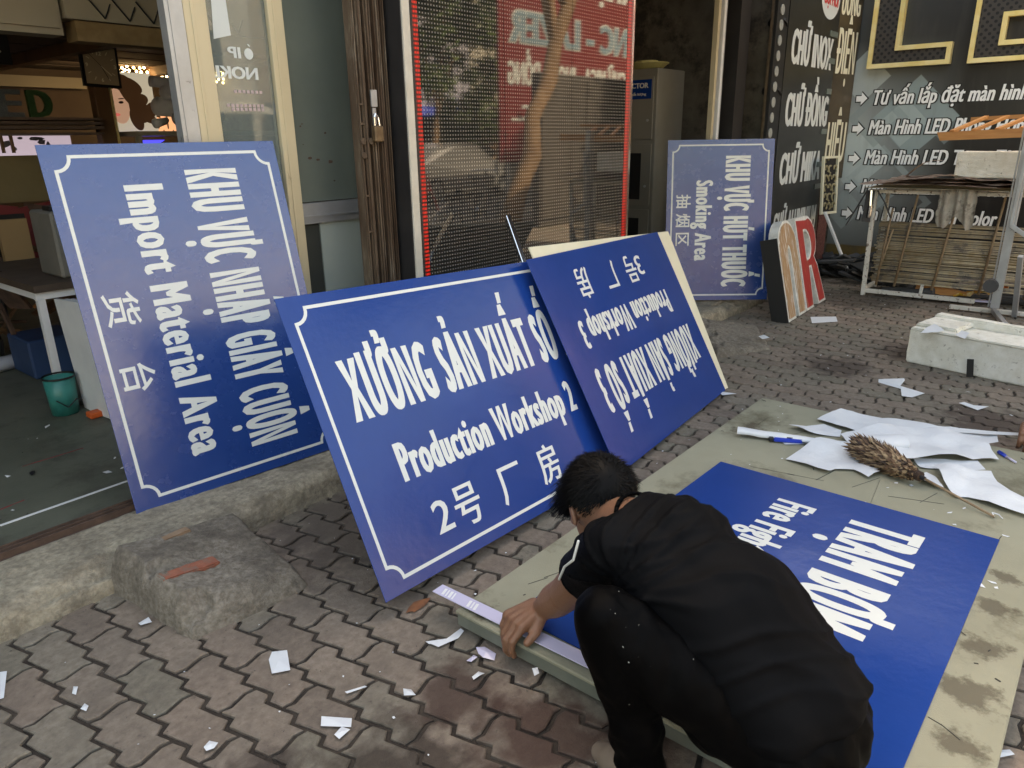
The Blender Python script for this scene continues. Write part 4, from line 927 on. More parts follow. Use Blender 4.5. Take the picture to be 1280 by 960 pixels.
# aluminium easel / display frame at the far right
g = thing('metal_easel', 'tall slanted silver metal stand with cross feet at the far right edge', 'stand', (7.0, .8, 0))
p_top = hit(1292, 120, 0, 6.75); p_bot = hit(1240, 388, 0, 6.75)
p_bot = V3((6.75, .66, .03)); p_top = V3((6.75, .44, 1.62))
a1 = hit(1283, 190, 0, 6.75); a2 = hit(1243, 385, 0, 6.75)
dd = (a1 - a2).normalized()
seg(a2 - dd * .0, a1 + dd * .22, .062, M['alu'], 'upright', g, h=.03)
seg(a2 + V3((.02, .045, 0)), a1 + dd * .22 + V3((.02, .045, 0)), .012, M['alu'], 'groove', g)
f0 = hit(1187, 383, 2, .03); f1 = hit(1245, 388, 2, .03); seg(f0, V3((f1.x, f1.y - .6, .03)), .05, SW, 'foot_bar', g, h=.03)
seg(hit(1240, 386, 2, .04), hit(1258, 408, 2, .02), .035, M['alu'], 'foot_bar', g)
seg(hit(1268, 395, 2, .02), hit(1276, 320, 0, 6.6), .035, M['alu'], 'brace', g)
q = [hit(1264, 282, 0, 6.7), hit(1290, 300, 0, 6.7), hit(1272, 215, 0, 6.7)]
seg(q[0], q[1], .03, M['alu'], 'frame_bar', g); seg(q[0], hit(1284, 188, 0, 6.7), .025, M['alu'], 'frame_bar', g)
b = NB(); c = hit(1238, 358, 0, 6.7); tube(b, c, c + V3((.09, .0, .0)), .052, n=18); obj('knob', b, M['rubber'], g)
# carved panel, stick, white bits
g = thing('carved_panel', 'small cream carved openwork panel propped at the corner by the wall banner', 'carving', (8.3, 2.4, .6))
pm = plane_mtx((7.86, 2.44, .62), (.40, -.12, 0), (-.03, .06, 1)) @ Matrix.Scale(.76, 4)
b = NB()
for x0, x1, y0, y1 in ((0, .34, 0, .03), (0, .34, .72, .75), (0, .03, .03, .72), (.31, .34, .03, .72)): bbox(b, (x0, y0, 0), (x1, y1, .03))
b.transform(pm); obj('frame', b, M['cream_pvc'], g)
b = NB(); bbox(b, (.03, .03, -.002), (.31, .72, .004)); b.transform(pm); obj('dark_ground', b, M['black'], g)
for i in range(16):
    b = NB(); u, v = .08 + .09 * (i % 3) + .02 * random.random(), .08 + .12 * (i // 3) + .02; an = random.uniform(-1.2, 1.2)
    pts = [V3((u + .05 * math.cos(an + k * .8) * (1 - k * .12), v + .05 * math.sin(an + k * .8), .012)) for k in range(6)]; path(b, pts, .012, 5); b.transform(pm); obj('scroll', b, mat('carved_scroll', (.38, .33, .20), (.22, .18, .09), 20, rough=.7) if 'scr' not in M else M['scr'], g); M['scr'] = g.children[-1].data.materials[0]
b = NB(); a_ = hit(1031, 265, 0, 7.9); c_ = hit(1061, 342, 0, 7.9); beam(b, a_, c_, .05, .02); tag(obj('white_batten', bevel(b, .002), M['white'], origin=tuple(c_)), 'slim white batten leaning beside the red letter in front of the banner', 'batten')
# dark waste heap and loose strips
g = thing('scrap_heap', 'heap of dark rubber and plastic scraps on the ground below the wall banner', 'scrap heap', (8.1, 2.0, 0))
for i in range(80):
    x, y = random.uniform(7.5, 8.5), random.uniform(1.5, 2.5); z = max(.02, .22 - .25 * abs(y - 2.1)) * random.uniform(.2, 1); b = NB(); l = random.uniform(.1, .4); an = random.uniform(-1, 1.2)
    box(b, (x, y, z), (random.uniform(.05, .12), l, .02), Matrix.Rotation(an, 3, 'Z') @ Matrix.Rotation(random.uniform(-.5, .5), 3, 'X') @ Matrix.Rotation(random.uniform(-.5, .5), 3, 'Y')); obj('scrap', b, M['rubber'] if i % 4 else M['black'], g)
g = thing('floor_scraps', 'loose dark pipes, a yellow snack wrapper and strips under the bamboo rack', 'scraps', (7.4, 1.2, 0))
for i in range(22):
    x, y = random.uniform(7.2, 7.9), random.uniform(.2, 1.62); b = NB(); l = random.uniform(.2, .6)
    if i % 2: tube(b, (x, y, .03), (x + random.uniform(-.1, .1), y - l, .05 + random.uniform(0, .05)), random.uniform(.02, .035), n=8)
    else: beam(b, (x, y, .03), (x + random.uniform(-.1, .1), y - l, .06), .09, .012)
    obj('scrap', b, M['rubber'], g)
b = NB(); beam(b, (7.22, 1.33, .12), (7.22, .93, .06), .035, .07); obj('brown_strip', b, M['orange_wood'], g)
b = NB(); beam(b, (7.16, 1.2, .035), (7.16, .72, .05), .05, .012); obj('lilac_strip', b, M['ruler'], g)
b = NB(); grid(b, 9, 5, lambda u, v: V3((7.16 + .1 * v, 1.03 - .38 * u, .07 + .10 * u + .05 * nz((u * 5, v * 3, 1), 1.5)))); obj('wrapper', b, mat('yellow_wrapper', (.62, .42, .03), (.45, .04, .03), 9, rough=.35, c3=(.7, .62, .4), s3=12), g)
# styrofoam trough in front with papers
t = foam_box('foam_trough', 'large open styrofoam trough with blue smudges and papers inside on the pavement at right', (5.07, .36, 0), (.42, 1.0, .245), rotz=R(-12), hollow=True, seed=3)
t.location = (5.175, .40, 0)
b = NB(); box(b, hit(1212, 464, 0, 4.93) + V3((-.003, 0, .02)), (.006, .035, .11), Matrix.Rotation(-.12, 3, 'X')); tag(obj('black_strip', b, M['black'], origin=tuple(hit(1212, 464, 0, 4.93))), 'short black strip stuck upright on the front of the foam trough', 'strip')
M['smudge'] = mat('blue_smudge', (.10, .12, .28), (.3, .3, .38), 60, rough=.9)
# ================================================================== PAPERS, DUSTER, TOOLS ON THE BOARD
def sheet(name, label, pts, z, lift, seed, par=None, m='paper', cat='paper', grp=None, place=None):
    P = [hit(*p, 2, z) for p in pts]; c = sum(P, V3()) / len(P)
    b = NB(); vs = [b.verts.new(p) for p in P]; f = b.faces.new(vs); bmesh.ops.triangulate(b, faces=[f])
    for _ in range(4):
        bmesh.ops.subdivide_edges(b, edges=[e for e in b.edges if e.calc_length() > .05], cuts=1)
        bmesh.ops.triangulate(b, faces=b.faces)
    for v in b.verts:
        d = (v.co - c).length
        v.co.z += max(0, lift * 1.1 * (nz(v.co + V3((seed, 0, 0)), 4.5, 3) + .3)) + lift * .6 * d * d
    bmesh.ops.recalc_face_normals(b, faces=b.faces)
    if sum(f.normal.z for f in b.faces) < 0: bmesh.ops.reverse_faces(b, faces=b.faces)
    o = obj(name, b, M[m], par, smooth=True, origin=None if par else tuple(c))
    if not par: tag(o, label, cat, grp)
    return o
PG = 'cut off backing papers heaped on the work board'
sheet('paper_sheet', 'long back sheet of white backing paper along the far edge of the board heap', [(1021, 526), (1051, 513), (1110, 524), (1180, 536), (1246, 543), (1247, 557), (1150, 562), (1045, 535)], BZ + .004, .02, 1, grp=PG)
sheet('paper_sheet', 'crumpled middle white sheet under the feather duster head', [(1050, 545), (1110, 538), (1225, 545), (1249, 575), (1160, 578), (1080, 580)], BZ + .012, .035, 2, grp=PG)
sheet('paper_sheet', 'pointed white sheet spread at the near left of the duster', [(982, 574), (1000, 562), (1025, 553), (1078, 556), (1100, 592), (1085, 599), (1067, 588), (1043, 587), (1035, 592)], BZ + .006, .03, 3, grp=PG)
sheet('paper_sheet', 'narrow white sheet ending in a point right of the duster head', [(1140, 572), (1222, 577), (1232, 588), (1150, 585)], BZ + .006, .02, 4, grp=PG)
sheet('paper_sheet', 'large curved white sheet hanging toward the right edge beyond the duster handle', [(1166, 585), (1200, 592), (1238, 593), (1246, 606), (1262, 617), (1290, 626), (1292, 650), (1235, 632), (1210, 622), (1193, 622), (1178, 608)], BZ + .006, .03, 5, grp=PG)
sheet('paper_sheet', 'little white sheet scrap tucked under the duster near its handle joint', [(1148, 603), (1158, 590), (1168, 598), (1179, 614), (1160, 608)], BZ + .004, .02, 6, grp=PG)
sheet('paper_sheet', 'small white corner sheet below the blue cutter', [(978, 553), (1000, 552), (1022, 553), (1000, 556), (981, 556)], BZ + .003, .005, 16, grp=PG)
sheet('paper_sheet', 'thin white sheet peeking out above the rolled strip', [(985, 535), (1030, 530), (1052, 538), (1050, 546), (1010, 543)], BZ + .004, .02, 17, grp=PG)
sheet('paper_strip', 'thin white paper strip trailing off the board to the right edge', [(1180, 537), (1200, 535), (1240, 539), (1292, 542), (1292, 545), (1240, 543), (1190, 540)], BZ + .02, .004, 7)
b = NB()
c0, c1 = hit(922, 537, 2, BZ + .03), hit(1065, 556, 2, BZ + .02); n = 20
def roll(u, v):
    p = c0.lerp(c1, u); s = (c1 - c0).normalized().cross(Z3).normalized(); r = .030 * (1 - .35 * u); a_ = -2.6 + 4.6 * v
    return p + s * (r * math.sin(a_)) + V3((0, 0, r * .55 * math.cos(a_) - .005 + .004 * nz((u * 6, v, 0), 1)))
Z3 = V3((0, 0, 1)); grid(b, n, 10, roll); tag(obj('paper_roll', b, M['paper'], smooth=True, origin=tuple(c0)), 'long loosely rolled white paper strip pointing left from the heap', 'paper', PG)
b = NB(); c0_, c1_ = hit(1078, 553, 2, BZ + .045), hit(1130, 552, 2, BZ + .05)
def loopf(u, v):
    p = c0_.lerp(c1_, u); a_ = -1.2 + 4.4 * v; s = V3((-.75, -.6, 0)).normalized(); return p + s * (.05 * math.cos(a_)) + V3((0, 0, .028 * math.sin(a_)))
grid(b, 10, 14, loopf); tag(obj('paper_sheet', b, M['paper'], smooth=True, origin=tuple(c0_)), 'white paper curled into a loop behind the feather duster', 'paper', PG)
# cutter
g = thing('cutter_knife', 'blue and black cutter knife with its blade out beside the rolled paper', 'knife', tuple(hit(980, 549, 2, BZ + .02)))
M['bluep'] = mat('blue_plastic', (.01, .05, .45), rough=.3)
k0, k1, k2, k3 = hit(961, 548, 2, BZ + .016), hit(967, 548.5, 2, BZ + .016), hit(1003, 551, 2, BZ + .016), hit(1014, 551, 2, BZ + .012)
b = NB(); beam(b, k1, k2, .030, .018); obj('handle', bevel(b, .004, 2), M['bluep'], g); b = NB(); beam(b, k0, k1, .030, .019); obj('end_cap', bevel(b, .003), M['black'], g)
b = NB(); beam(b, k2, k3, .014, .0015); obj('blade', b, M['chrome'], g); b = NB(); beam(b, k1.lerp(k2, .45) + V3((0, 0, .0095)), k1.lerp(k2, .65) + V3((0, 0, .0095)), .010, .006); obj('slider', b, M['black'], g)
# pen
g = thing('ballpoint_pen', 'blue ballpoint pen lying near the right edge of the board', 'pen', tuple(hit(1260, 572, 2, BZ + .01)))
k0, k1 = hit(1248, 565, 2, BZ + .008), hit(1270, 578, 2, BZ + .008); b = NB(); tube(b, k0, k0.lerp(k1, .45), .007, n=9); obj('cap', b, M['bluep'], g, smooth=True); b = NB(); tube(b, k0.lerp(k1, .451), k1, .0055, .0045, n=9); obj('barrel', b, M['ruler'], g, smooth=True); b = NB(); beam(b, k0 + V3((0, 0, .0085)), k0.lerp(k1, .4) + V3((0, 0, .0085)), .003, .002); obj('clip', b, M['bluep'], g)
# feather duster
g = thing('feather_duster', 'brown feather duster with a cane handle lying across the white papers', 'duster', tuple(hit(1110, 575, 2, .12)))
h0, h1, h2 = hit(1067, 553, 2, .135), hit(1151, 596, 2, .120), hit(1243, 646, 2, BZ + .008)
b = NB(); tube(b, h1.lerp(h0, .6), h1, .007, .006, n=8); tube(b, h1, h2, .0055, .0045, n=8); obj('cane', b, M['stick'], g, smooth=True)
b = NB(); tube(b, h1.lerp(h2, -.03), h1.lerp(h2, .06), .009, n=8); obj('ferrule', b, M['black'], g)
b = NB(); path(b, [h2, h2 + V3((.01, .01, .01)), h2 + V3((.02, -.01, .004)), h2 + V3((0, -.025, .002))], .002, 5); obj('string_loop', b, M['paper'], g)
ax_ = (h1 - h0).normalized(); s1_ = ax_.cross(Z3).normalized(); s2_ = s1_.cross(ax_)
fm = [mat('feather_%d' % i, c1_, c2_, 40, rough=.7) for i, (c1_, c2_) in enumerate((((.05, .025, .014), (.025, .013, .008)), ((.15, .08, .042), (.08, .042, .022)), ((.34, .24, .14), (.20, .12, .065))))]
bms = [NB(), NB(), NB()]; rf = random.Random(3)
for i in range(1500):
    u = rf.random(); a_ = rf.uniform(0, 2 * pi); root = h0.lerp(h1, .04 + .93 * u); rad = s1_ * math.cos(a_) + s2_ * math.sin(a_)
    prof = .072 * (math.sin(pi * min(1, .12 + u * .9)) ** .5) * rf.uniform(.75, 1.08)
    tip = root + rad * prof * .95 - ax_ * rf.uniform(.0, .045) + V3((0, 0, -.006)); tip.z = max(tip.z, BZ + .012)
    mid = root.lerp(tip, .55) + rad * .012 + ax_ * .012; w = rf.uniform(.004, .009); sd_ = ax_.cross(rad).normalized() * w + ax_ * rf.uniform(-.004, .004)
    k = 2 if rf.random() < (.15 + .35 * u) else (1 if rf.random() < .55 else 0); b = bms[k]
    a, c, d, e, f_ = [b.verts.new(q) for q in (root - sd_ * .4, root + sd_ * .4, mid + sd_, tip, mid - sd_)]; b.faces.new((a, c, d, f_)); b.faces.new((f_, d, e))
for k, b in enumerate(bms): o = obj('feathers', b, fm[k], g); o['kind'] = 'stuff'
b = NB(); tube(b, h0.lerp(h1, .02), h1, .022, .02, n=10); obj('core', b, fm[0], g)

# ================================================================== PEOPLE
def caps(bm, a, b_, r1, r2, n=14):
    """tapered limb piece with round ends"""
    a, b_ = V3(a), V3(b_); d = (b_ - a); L_ = max(d.length, 1e-5); f = frame(d)
    rings = []
    for k in range(5):
        t_ = -pi / 2 + pi / 2 * k / 4; rings.append((a + d / L_ * (r1 * math.sin(t_)), r1 * math.cos(t_)))
    for k in range(5):
        t_ = pi / 2 * k / 4; rings.append((b_ + d / L_ * (r2 * math.sin(t_)), r2 * math.cos(t_)))
    vs = []
    for c, r in rings:
        r = max(r, 1e-4); vs.append([bm.verts.new(c + f @ V3((r * math.cos(2 * pi * i / n), r * math.sin(2 * pi * i / n), 0))) for i in range(n)])
    for A_, B_ in zip(vs[:-1], vs[1:]):
        for i in range(n): bm.faces.new((A_[i], A_[(i + 1) % n], B_[(i + 1) % n], B_[i]))
    bm.faces.new(vs[0][::-1]); bm.faces.new(vs[-1])
def ell(bm, c, s, rot=None, n=20):
    m = Matrix.Translation(V3(c)) @ (rot.to_4x4() if rot else Matrix.Identity(4)) @ Matrix.Diagonal((*s, 1))
    bmesh.ops.create_uvsphere(bm, u_segments=n, v_segments=n // 2 + 2, radius=1, matrix=m)
def remesh(bm, vox, smooth=4):
    me = bpy.data.meshes.new('r'); bm.to_mesh(me); bm.free(); o = bpy.data.objects.new('r', me); C.objects.link(o)
    m = o.modifiers.new('m', 'REMESH'); m.mode = 'VOXEL'; m.voxel_size = vox; m.adaptivity = 0
    s = o.modifiers.new('s', 'SMOOTH'); s.factor = .6; s.iterations = smooth
    dg = bpy.context.evaluated_depsgraph_get(); dg.update(); r = bpy.data.meshes.new_from_object(o.evaluated_get(dg)); bpy.data.objects.remove(o)
    b = NB(); b.from_mesh(r); bpy.data.meshes.remove(r); b.normal_update(); return b
def cut(bm, co, no, c, rad):
    co, no, c = V3(co), V3(no), V3(c)
    fs = [f for f in bm.faces if (f.calc_center_median() - c).length < rad]
    g_ = set(fs); 
    for f in fs: g_.update(f.verts); g_.update(f.edges)
    bmesh.ops.bisect_plane(bm, geom=list(g_), plane_co=co, plane_no=no, clear_outer=True)
# joints (world)
PEL = V3((1.298, .365, .285)); C7 = V3((1.345, .735, .585)); MID = V3((1.312, .545, .478))
LSH, RSH = V3((1.225, .755, .535)), V3((1.470, .690, .505))
LEL, LWR = V3((1.335, .945, .27)), V3((1.402, 1.075, .125))
REL, RWR = V3((1.60, .80, .30)), V3((1.475, .80, .13))
LHIP, RHIP = V3((1.215, .375, .255)), V3((1.385, .355, .26))
LKN, LAN = V3((1.092, .672, .468)), V3((1.135, .592, .075))
RKN, RAN = V3((1.50, .66, .42)), V3((1.46, .46, .15))
HD = V3((1.425, .905, .505))
hd_dir = V3((.38, .62, -.62)).normalized()               # towards the face
hd_top = V3((.35, .55, .75)); hd_top = (hd_top - hd_dir * hd_top.dot(hd_dir)).normalized()
hd_side = hd_top.cross(hd_dir).normalized()
HM = Matrix((hd_side, hd_dir, hd_top)).transposed()      # head frame: x side, y face, z crown
def hp(x, y, z): return HD + HM @ V3((x, y, z))
def make_person(hair_n=13000):
    p = thing('person', 'crouching man in black T-shirt and black trousers pressing a ruler onto the board', 'person', (1.3, .5, 0))
    # --- body: head, neck, arms and hands are one skin mesh
    b = NB()
    ell(b, hp(0, -.012, .018), (.073, .094, .092), HM); ell(b, hp(0, .045, -.035), (.056, .050, .068), HM); ell(b, hp(0, .060, -.078), (.032, .028, .022), HM)
    caps(b, hp(0, .088, .004), hp(0, .108, -.030), .011, .014, 10)                       # nose
    caps(b, hp(-.02, .088, -.056), hp(.02, .088, -.056), .009, .009, 8)                  # lips
    for s in (-1, 1):
        ell(b, hp(s * .030, .080, .006), (.014, .010, .009), HM, 10); caps(b, hp(s * .016, .090, .024), hp(s * .048, .078, .024), .007, .006, 8)
        ell(b, hp(s * .079, -.008, -.012), (.008, .020, .034), HM @ Matrix.Rotation(s * .35, 3, 'Z'), 12); ell(b, hp(s * .077, .004, -.026), (.009, .011, .014), HM, 8)
    caps(b, C7 + V3((-.01, -.01, -.035)), hp(0, -.045, -.045), .062, .056, 16)
    caps(b, LSH, LEL, .052, .046); caps(b, LEL, LEL.lerp(LWR, .4), .047, .047); caps(b, LEL.lerp(LWR, .4), LWR, .047, .030)
    caps(b, RSH, REL, .048, .040); caps(b, REL, REL.lerp(RWR, .4), .040, .037); caps(b, REL.lerp(RWR, .4), RWR, .037, .026)
    caps(b, LSH, RSH, .05, .05); caps(b, LSH.lerp(RSH, .5), MID, .07, .08); caps(b, MID, PEL, .09, .1)
    for H_, K_, A_ in ((LHIP, LKN, LAN), (RHIP, RKN, RAN)): caps(b, PEL, H_, .08, .07); caps(b, H_, K_, .066, .05); caps(b, K_, A_, .045, .034)
    body_verts = b
    # left hand bracing the ruler: palm, four curled fingers, thumb from the palm's side
    def hand(wr, kn_dir, across, up, S=1.17, curl=1.0):
        """kn_dir wrist->knuckles, across index->little finger, up back of hand"""
        for k in range(4):
            o_ = across * ((k - 1.5) * .0205 * S); caps(b, wr + kn_dir * .012 * S + o_ * .55, wr + kn_dir * .080 * S + o_ + up * (.004 - .002 * abs(k - 1.4)), .0185 * S, .0138 * S, 10)
        lens = ((.038, .026, .020), (.043, .029, .021), (.040, .027, .020), (.032, .021, .018))
        for k in range(4):
            q = wr + kn_dir * (.084 - .004 * abs(k - 1.2)) * S + across * ((k - 1.5) * .0222 * S) + up * .003
            an = (.55 + .10 * k) * curl
            for j, l in enumerate(lens[k]):
                d = kn_dir * math.cos(an) - up * math.sin(an); q2 = q + d * l * S; caps(b, q, q2, (.0108 - .0010 * j) * S, (.0100 - .0010 * j) * S, 9); q = q2; an += (.62 - .12 * j) * curl
        t0 = wr + kn_dir * .022 * S - across * .030 * S; t1 = t0 + (kn_dir * .72 - across * .45 - up * .35).normalized() * .042 * S; t2 = t1 + (kn_dir * .85 - across * .05 - up * .40).normalized() * .030 * S
        caps(b, t0, t1, .0155 * S, .0125 * S, 10); caps(b, t1, t2, .0123 * S, .0102 * S, 10)
    kd = V3((-.74, .40, -.30)).normalized(); ac = V3((.50, .80, .10)); ac = (ac - kd * ac.dot(kd)).normalized(); upv = kd.cross(ac).normalized()
    if upv.z < 0: upv = -upv
    hand(LWR + V3((0, 0, .012)), V3((-.86, .28, -.16)).normalized(), V3((.30, .92, -.02)).normalized(), V3((-.15, 0, .98)).normalized(), curl=1.12)
    hand(RWR, V3((-.9, -.15, -.25)).normalized(), V3((.15, -.95, 0)).normalized(), Z3.copy(), curl=.9)
    b2 = remesh(b, .0042, 3)
    body = obj('body', b2, M['skin'], p, smooth=True)
    # --- T-shirt
    b = NB()
    back = [(PEL + V3((.0, -.045, .02)), .116), (PEL + V3((.0, .03, .075)), .124), (MID + V3((.0, -.06, -.015)), .122), (MID + V3((0, .06, .005)), .118), (C7 + V3((0, -.09, -.055)), .105), (C7 + V3((.0, -.02, -.055)), .078)]
    for sx, sh in ((-1, -.075), (0, 0), (1, .060)):
        off = V3((sh, .02 * sx * -1, -.012 * abs(sx)))
        for (q0, r0), (q1, r1) in zip(back[:-1], back[1:]):
            k = .80 if sx else 1
            caps(b, q0 + off, q1 + off, r0 * k, r1 * k, 18)
    caps(b, LSH + V3((.01, -.01, -.005)), C7 + V3((-.02, -.02, -.035)), .068, .070, 16); caps(b, RSH + V3((-.01, -.01, -.005)), C7 + V3((.02, -.02, -.035)), .066, .070, 16)
    caps(b, LSH + V3((.005, -.01, -.005)), LSH.lerp(LEL, .74), .071, .067, 16); caps(b, RSH, RSH.lerp(REL, .98), .066, .060, 16)
    caps(b, LSH + V3((.03, -.06, -.02)), MID + V3((-.07, .02, -.04)), .075, .09); caps(b, RSH + V3((-.03, -.06, -.02)), MID + V3((.08, .02, -.04)), .075, .09)
    b = remesh(b, .0075, 26)
    la = (LEL - LSH).normalized(); ra = (REL - RSH).normalized()
    cut(b, LSH.lerp(LEL, .52), la, LSH.lerp(LEL, .80), .135); cut(b, RSH.lerp(REL, .90), ra, RSH.lerp(REL, 1.15), .13)
    hem_c = PEL + V3((0, -.07, .005)); cut(b, hem_c, V3((.10, -.35, -.93)).normalized(), hem_c + V3((0, -.05, -.06)), .40)
    nk = (hp(0, -.05, -.05) - C7).normalized(); cut(b, C7 + nk * .035, nk, C7 + nk * .07, .085)
    # cloth folds: long soft ridges fanning from the armpits down the back, cross folds at the waist
    b.normal_update()
    def ridge(x): return max(0, 1 - abs((x % 1.0) - .5) * 4.4) ** 1.4
    q1 = V3((.42, .50, .76)); q2 = V3((.75, .45, .2))
    for v in b.verts:
        c = v.co; t1 = c.dot(q1); wob = nz(c, 3.2, 2)
        m1 = max(0, nz(c + V3((4, 0, 0)), 3.4, 2) + .28); m1 = min(1, m1 * 1.6)
        f1 = ridge(t1 * 15 + wob * 1.5) * m1                                   # folds running across the back
        rel = c - (LSH + V3((.03, -.07, -.05))); ang = math.atan2(rel.z, -rel.y); dist = rel.length
        f2 = ridge(ang * 2.6 + wob * .5) * math.exp(-((dist - .13) / .10) ** 2)      # fan from the armpit
        w = max(0, min(1, (.50 - c.y) / .12)); f3 = ridge((c.y * .4 + c.x * 1.0 + c.z * .3) * 9 + wob * 1.2) * w   # hanging folds at the waist
        if v.is_boundary: continue
        v.co += v.normal * (f1 * .0075 + f2 * .009 + f3 * .004 + nz(c, 5, 2) * .004 + nz(c, 22, 2) * .0006)
    bmesh.ops.solidify(b, geom=b.faces[:], thickness=.0025)
    sh = obj('t_shirt', b, M['shirt'], p, smooth=True)
    b = NB(); cr = []
    for i in range(25):
        a_ = 2 * pi * i / 24; e1 = hd_side; e2 = nk.cross(e1).normalized(); e1 = e2.cross(nk); cr.append(C7 + nk * .024 + e1 * (.058 * math.cos(a_)) + e2 * (.056 * math.sin(a_)) + V3((0, .0, -.016)))
    path(b, cr, .0055, 8); obj('collar', b, M['trousers'], sh, smooth=True)
    # pale piping along the shoulder and sleeve
    b = NB()
    for q0, q1 in ((LSH + V3((-.064, .034, .03)), LSH + V3((-.066, .045, -.02))), (LSH + V3((-.066, .045, -.02)), LSH.lerp(LEL, .3) + V3((-.068, .034, .008))), (LSH.lerp(LEL, .3) + V3((-.068, .034, .008)), LSH.lerp(LEL, .52) + V3((-.069, .024, .008)))): caps(b, q0, q1, .0030, .0030, 8)
    obj('sleeve_piping', b, M['vinyl'], sh, smooth=True)
    b = NB(); caps(b, C7 + V3((.052, .075, -.03)), C7 + V3((.072, .03, -.025)), .006, .006, 8); obj('neck_cord', b, mat('red_cord', (.5, .05, .04), rough=.6), sh, smooth=True)
    # --- trousers
    b = NB()
    ell(b, PEL + V3((.0, -.045, -.05)), (.162, .135, .115)); 
    for H_, K_, A_, s in ((LHIP, LKN, LAN, -1), (RHIP, RKN, RAN, 1)):
        ell(b, H_ + V3((0, -.045, -.035)), (.088, .105, .088)); caps(b, H_ + V3((0, 0, -.015)), H_.lerp(K_, .5) + V3((0, 0, -.01)), .090, .088, 18); caps(b, H_.lerp(K_, .5) + V3((0, 0, -.01)), K_, .088, .064, 18)
        caps(b, K_, K_.lerp(A_, .45) + V3((.012, -.012, 0)), .068, .070, 18); caps(b, K_.lerp(A_, .45) + V3((.012, -.012, 0)), A_ + V3((0, 0, .015)), .068, .052, 18)
    caps(b, PEL + V3((-.06, .0, .02)), PEL + V3((.06, 0, .02)), .10, .10, 18)
    b = remesh(b, .0075, 8)
    for A_, K_ in ((LAN, LKN), (RAN, RKN)): cut(b, A_ + V3((0, 0, -.012)), V3((0, 0, -1)), A_ + V3((0, 0, -.05)), .11)
    b.normal_update()
    for v in b.verts:
        c = v.co; k = math.exp(-((c - LKN).length / .16) ** 2)
        f = nz(V3((c.x * 8, c.y * 8, c.z * 4)), 1.6, 3) * .010 + math.sin(c.z * 60 + c.x * 30 + 4 * nz(c, 5, 2)) * .0035 * (1 if c.z < .25 else .3) * (1 if (c - LAN).length < .28 else .5)
        f += math.sin((c.y - c.x) * 42 + 3 * nz(c, 6, 2)) * .003 * (1 - k) * (1 if c.z > .2 else .3)
        v.co += v.normal * f
    tr = obj('trousers', b, M['trousers'], p, smooth=True)
    b = NB(); wb0 = PEL + V3((-.13, -.09, .035)); 
    ring = []
    for i in range(15):
        a_ = pi + pi * i / 14; ring.append(PEL + V3((.178 * math.cos(a_), -.052 + .150 * math.sin(a_), .030 + .03 * math.sin(a_))))
    b.free()
    # paint flecks on the trousers and a small red tag
    b = NB(); rr = random.Random(5); tree = None
    from mathutils.bvhtree import BVHTree
    tmp = NB(); tmp.from_mesh(tr.data); tmp.transform(wmat(tr)); bv = BVHTree.FromBMesh(tmp); 
    for i in range(18):
        base = rr.choice([(800, 800), (815, 790), (795, 835), (880, 830), (915, 840), (780, 765), (870, 910), (935, 925)]); px, py = base[0] + rr.gauss(0, 14), base[1] + rr.gauss(0, 18)
        d = (cx * ((px - 640) / FPX) - cu * ((py - 480) / FPX) + cz).normalized(); h_ = bv.ray_cast(CO, d)
        if h_[0] is None: continue
        n_ = h_[1]; r_ = rr.uniform(.0004, .0017); e1 = n_.orthogonal().normalized(); e2 = n_.cross(e1); q = h_[0] + n_ * .0022
        b.faces.new([b.verts.new(q + e1 * (r_ * rr.uniform(.5, 2.0) * math.cos(t_ * 1.047)) + e2 * (r_ * rr.uniform(.4, 1) * math.sin(t_ * 1.047))) for t_ in range(6)])
    tmp.free(); o = obj('paint_flecks', b, M['dotgrey'], tr); o['kind'] = 'stuff'
    # --- shoes
    M.setdefault('shoe', mat('beige_shoe', (.13, .10, .075), (.18, .14, .11), 9, rough=.8))
    for A_, dv, zf in ((LAN, V3((.22, .97, 0)), .0), (RAN, V3((.15, .98, 0)), BZ)):
        b = NB(); dv.normalize(); base = V3((A_.x, A_.y, zf)); caps(b, base - dv * .045 + V3((0, 0, .038)), base + dv * .09 + V3((0, 0, .034)), .038, .036); caps(b, base + dv * .09 + V3((0, 0, .032)), base + dv * .125 + V3((0, 0, .026)), .036, .026); caps(b, base + V3((0, 0, .05)), A_, .04, .036)
        b = remesh(b, .006, 3)
        for v in b.verts: v.co.z = max(v.co.z, zf + .003)
        obj('shoe', b, M['shoe'], p, smooth=True)
    # --- hair: a cap plus thousands of short tapering strands
    b = NB(); ell(b, hp(0, -.016, .028), (.084, .104, .099), HM, 28)
    for v in b.verts: v.co += (v.co - HD).normalized() * nz(v.co, 30, 3) * .006
    def inh(v):
        l = HM.transposed() @ (v - HD); return l.z > .018 - .55 * (-l.y if l.y < 0 else -l.y * 1.0) * .5 and not (l.y > .072 and l.z < .045) and l.z > -.035 + max(0, -l.y - .02) * .0 and not (abs(l.x) > .055 and l.z < .012 and l.y > -.03)
    bmesh.ops.delete(b, geom=[v for v in b.verts if not inh(v.co)], context='VERTS'); hr = obj('hair', b, M['hair'], p, smooth=True)
    b = NB(); rh = random.Random(11); cnt = 0
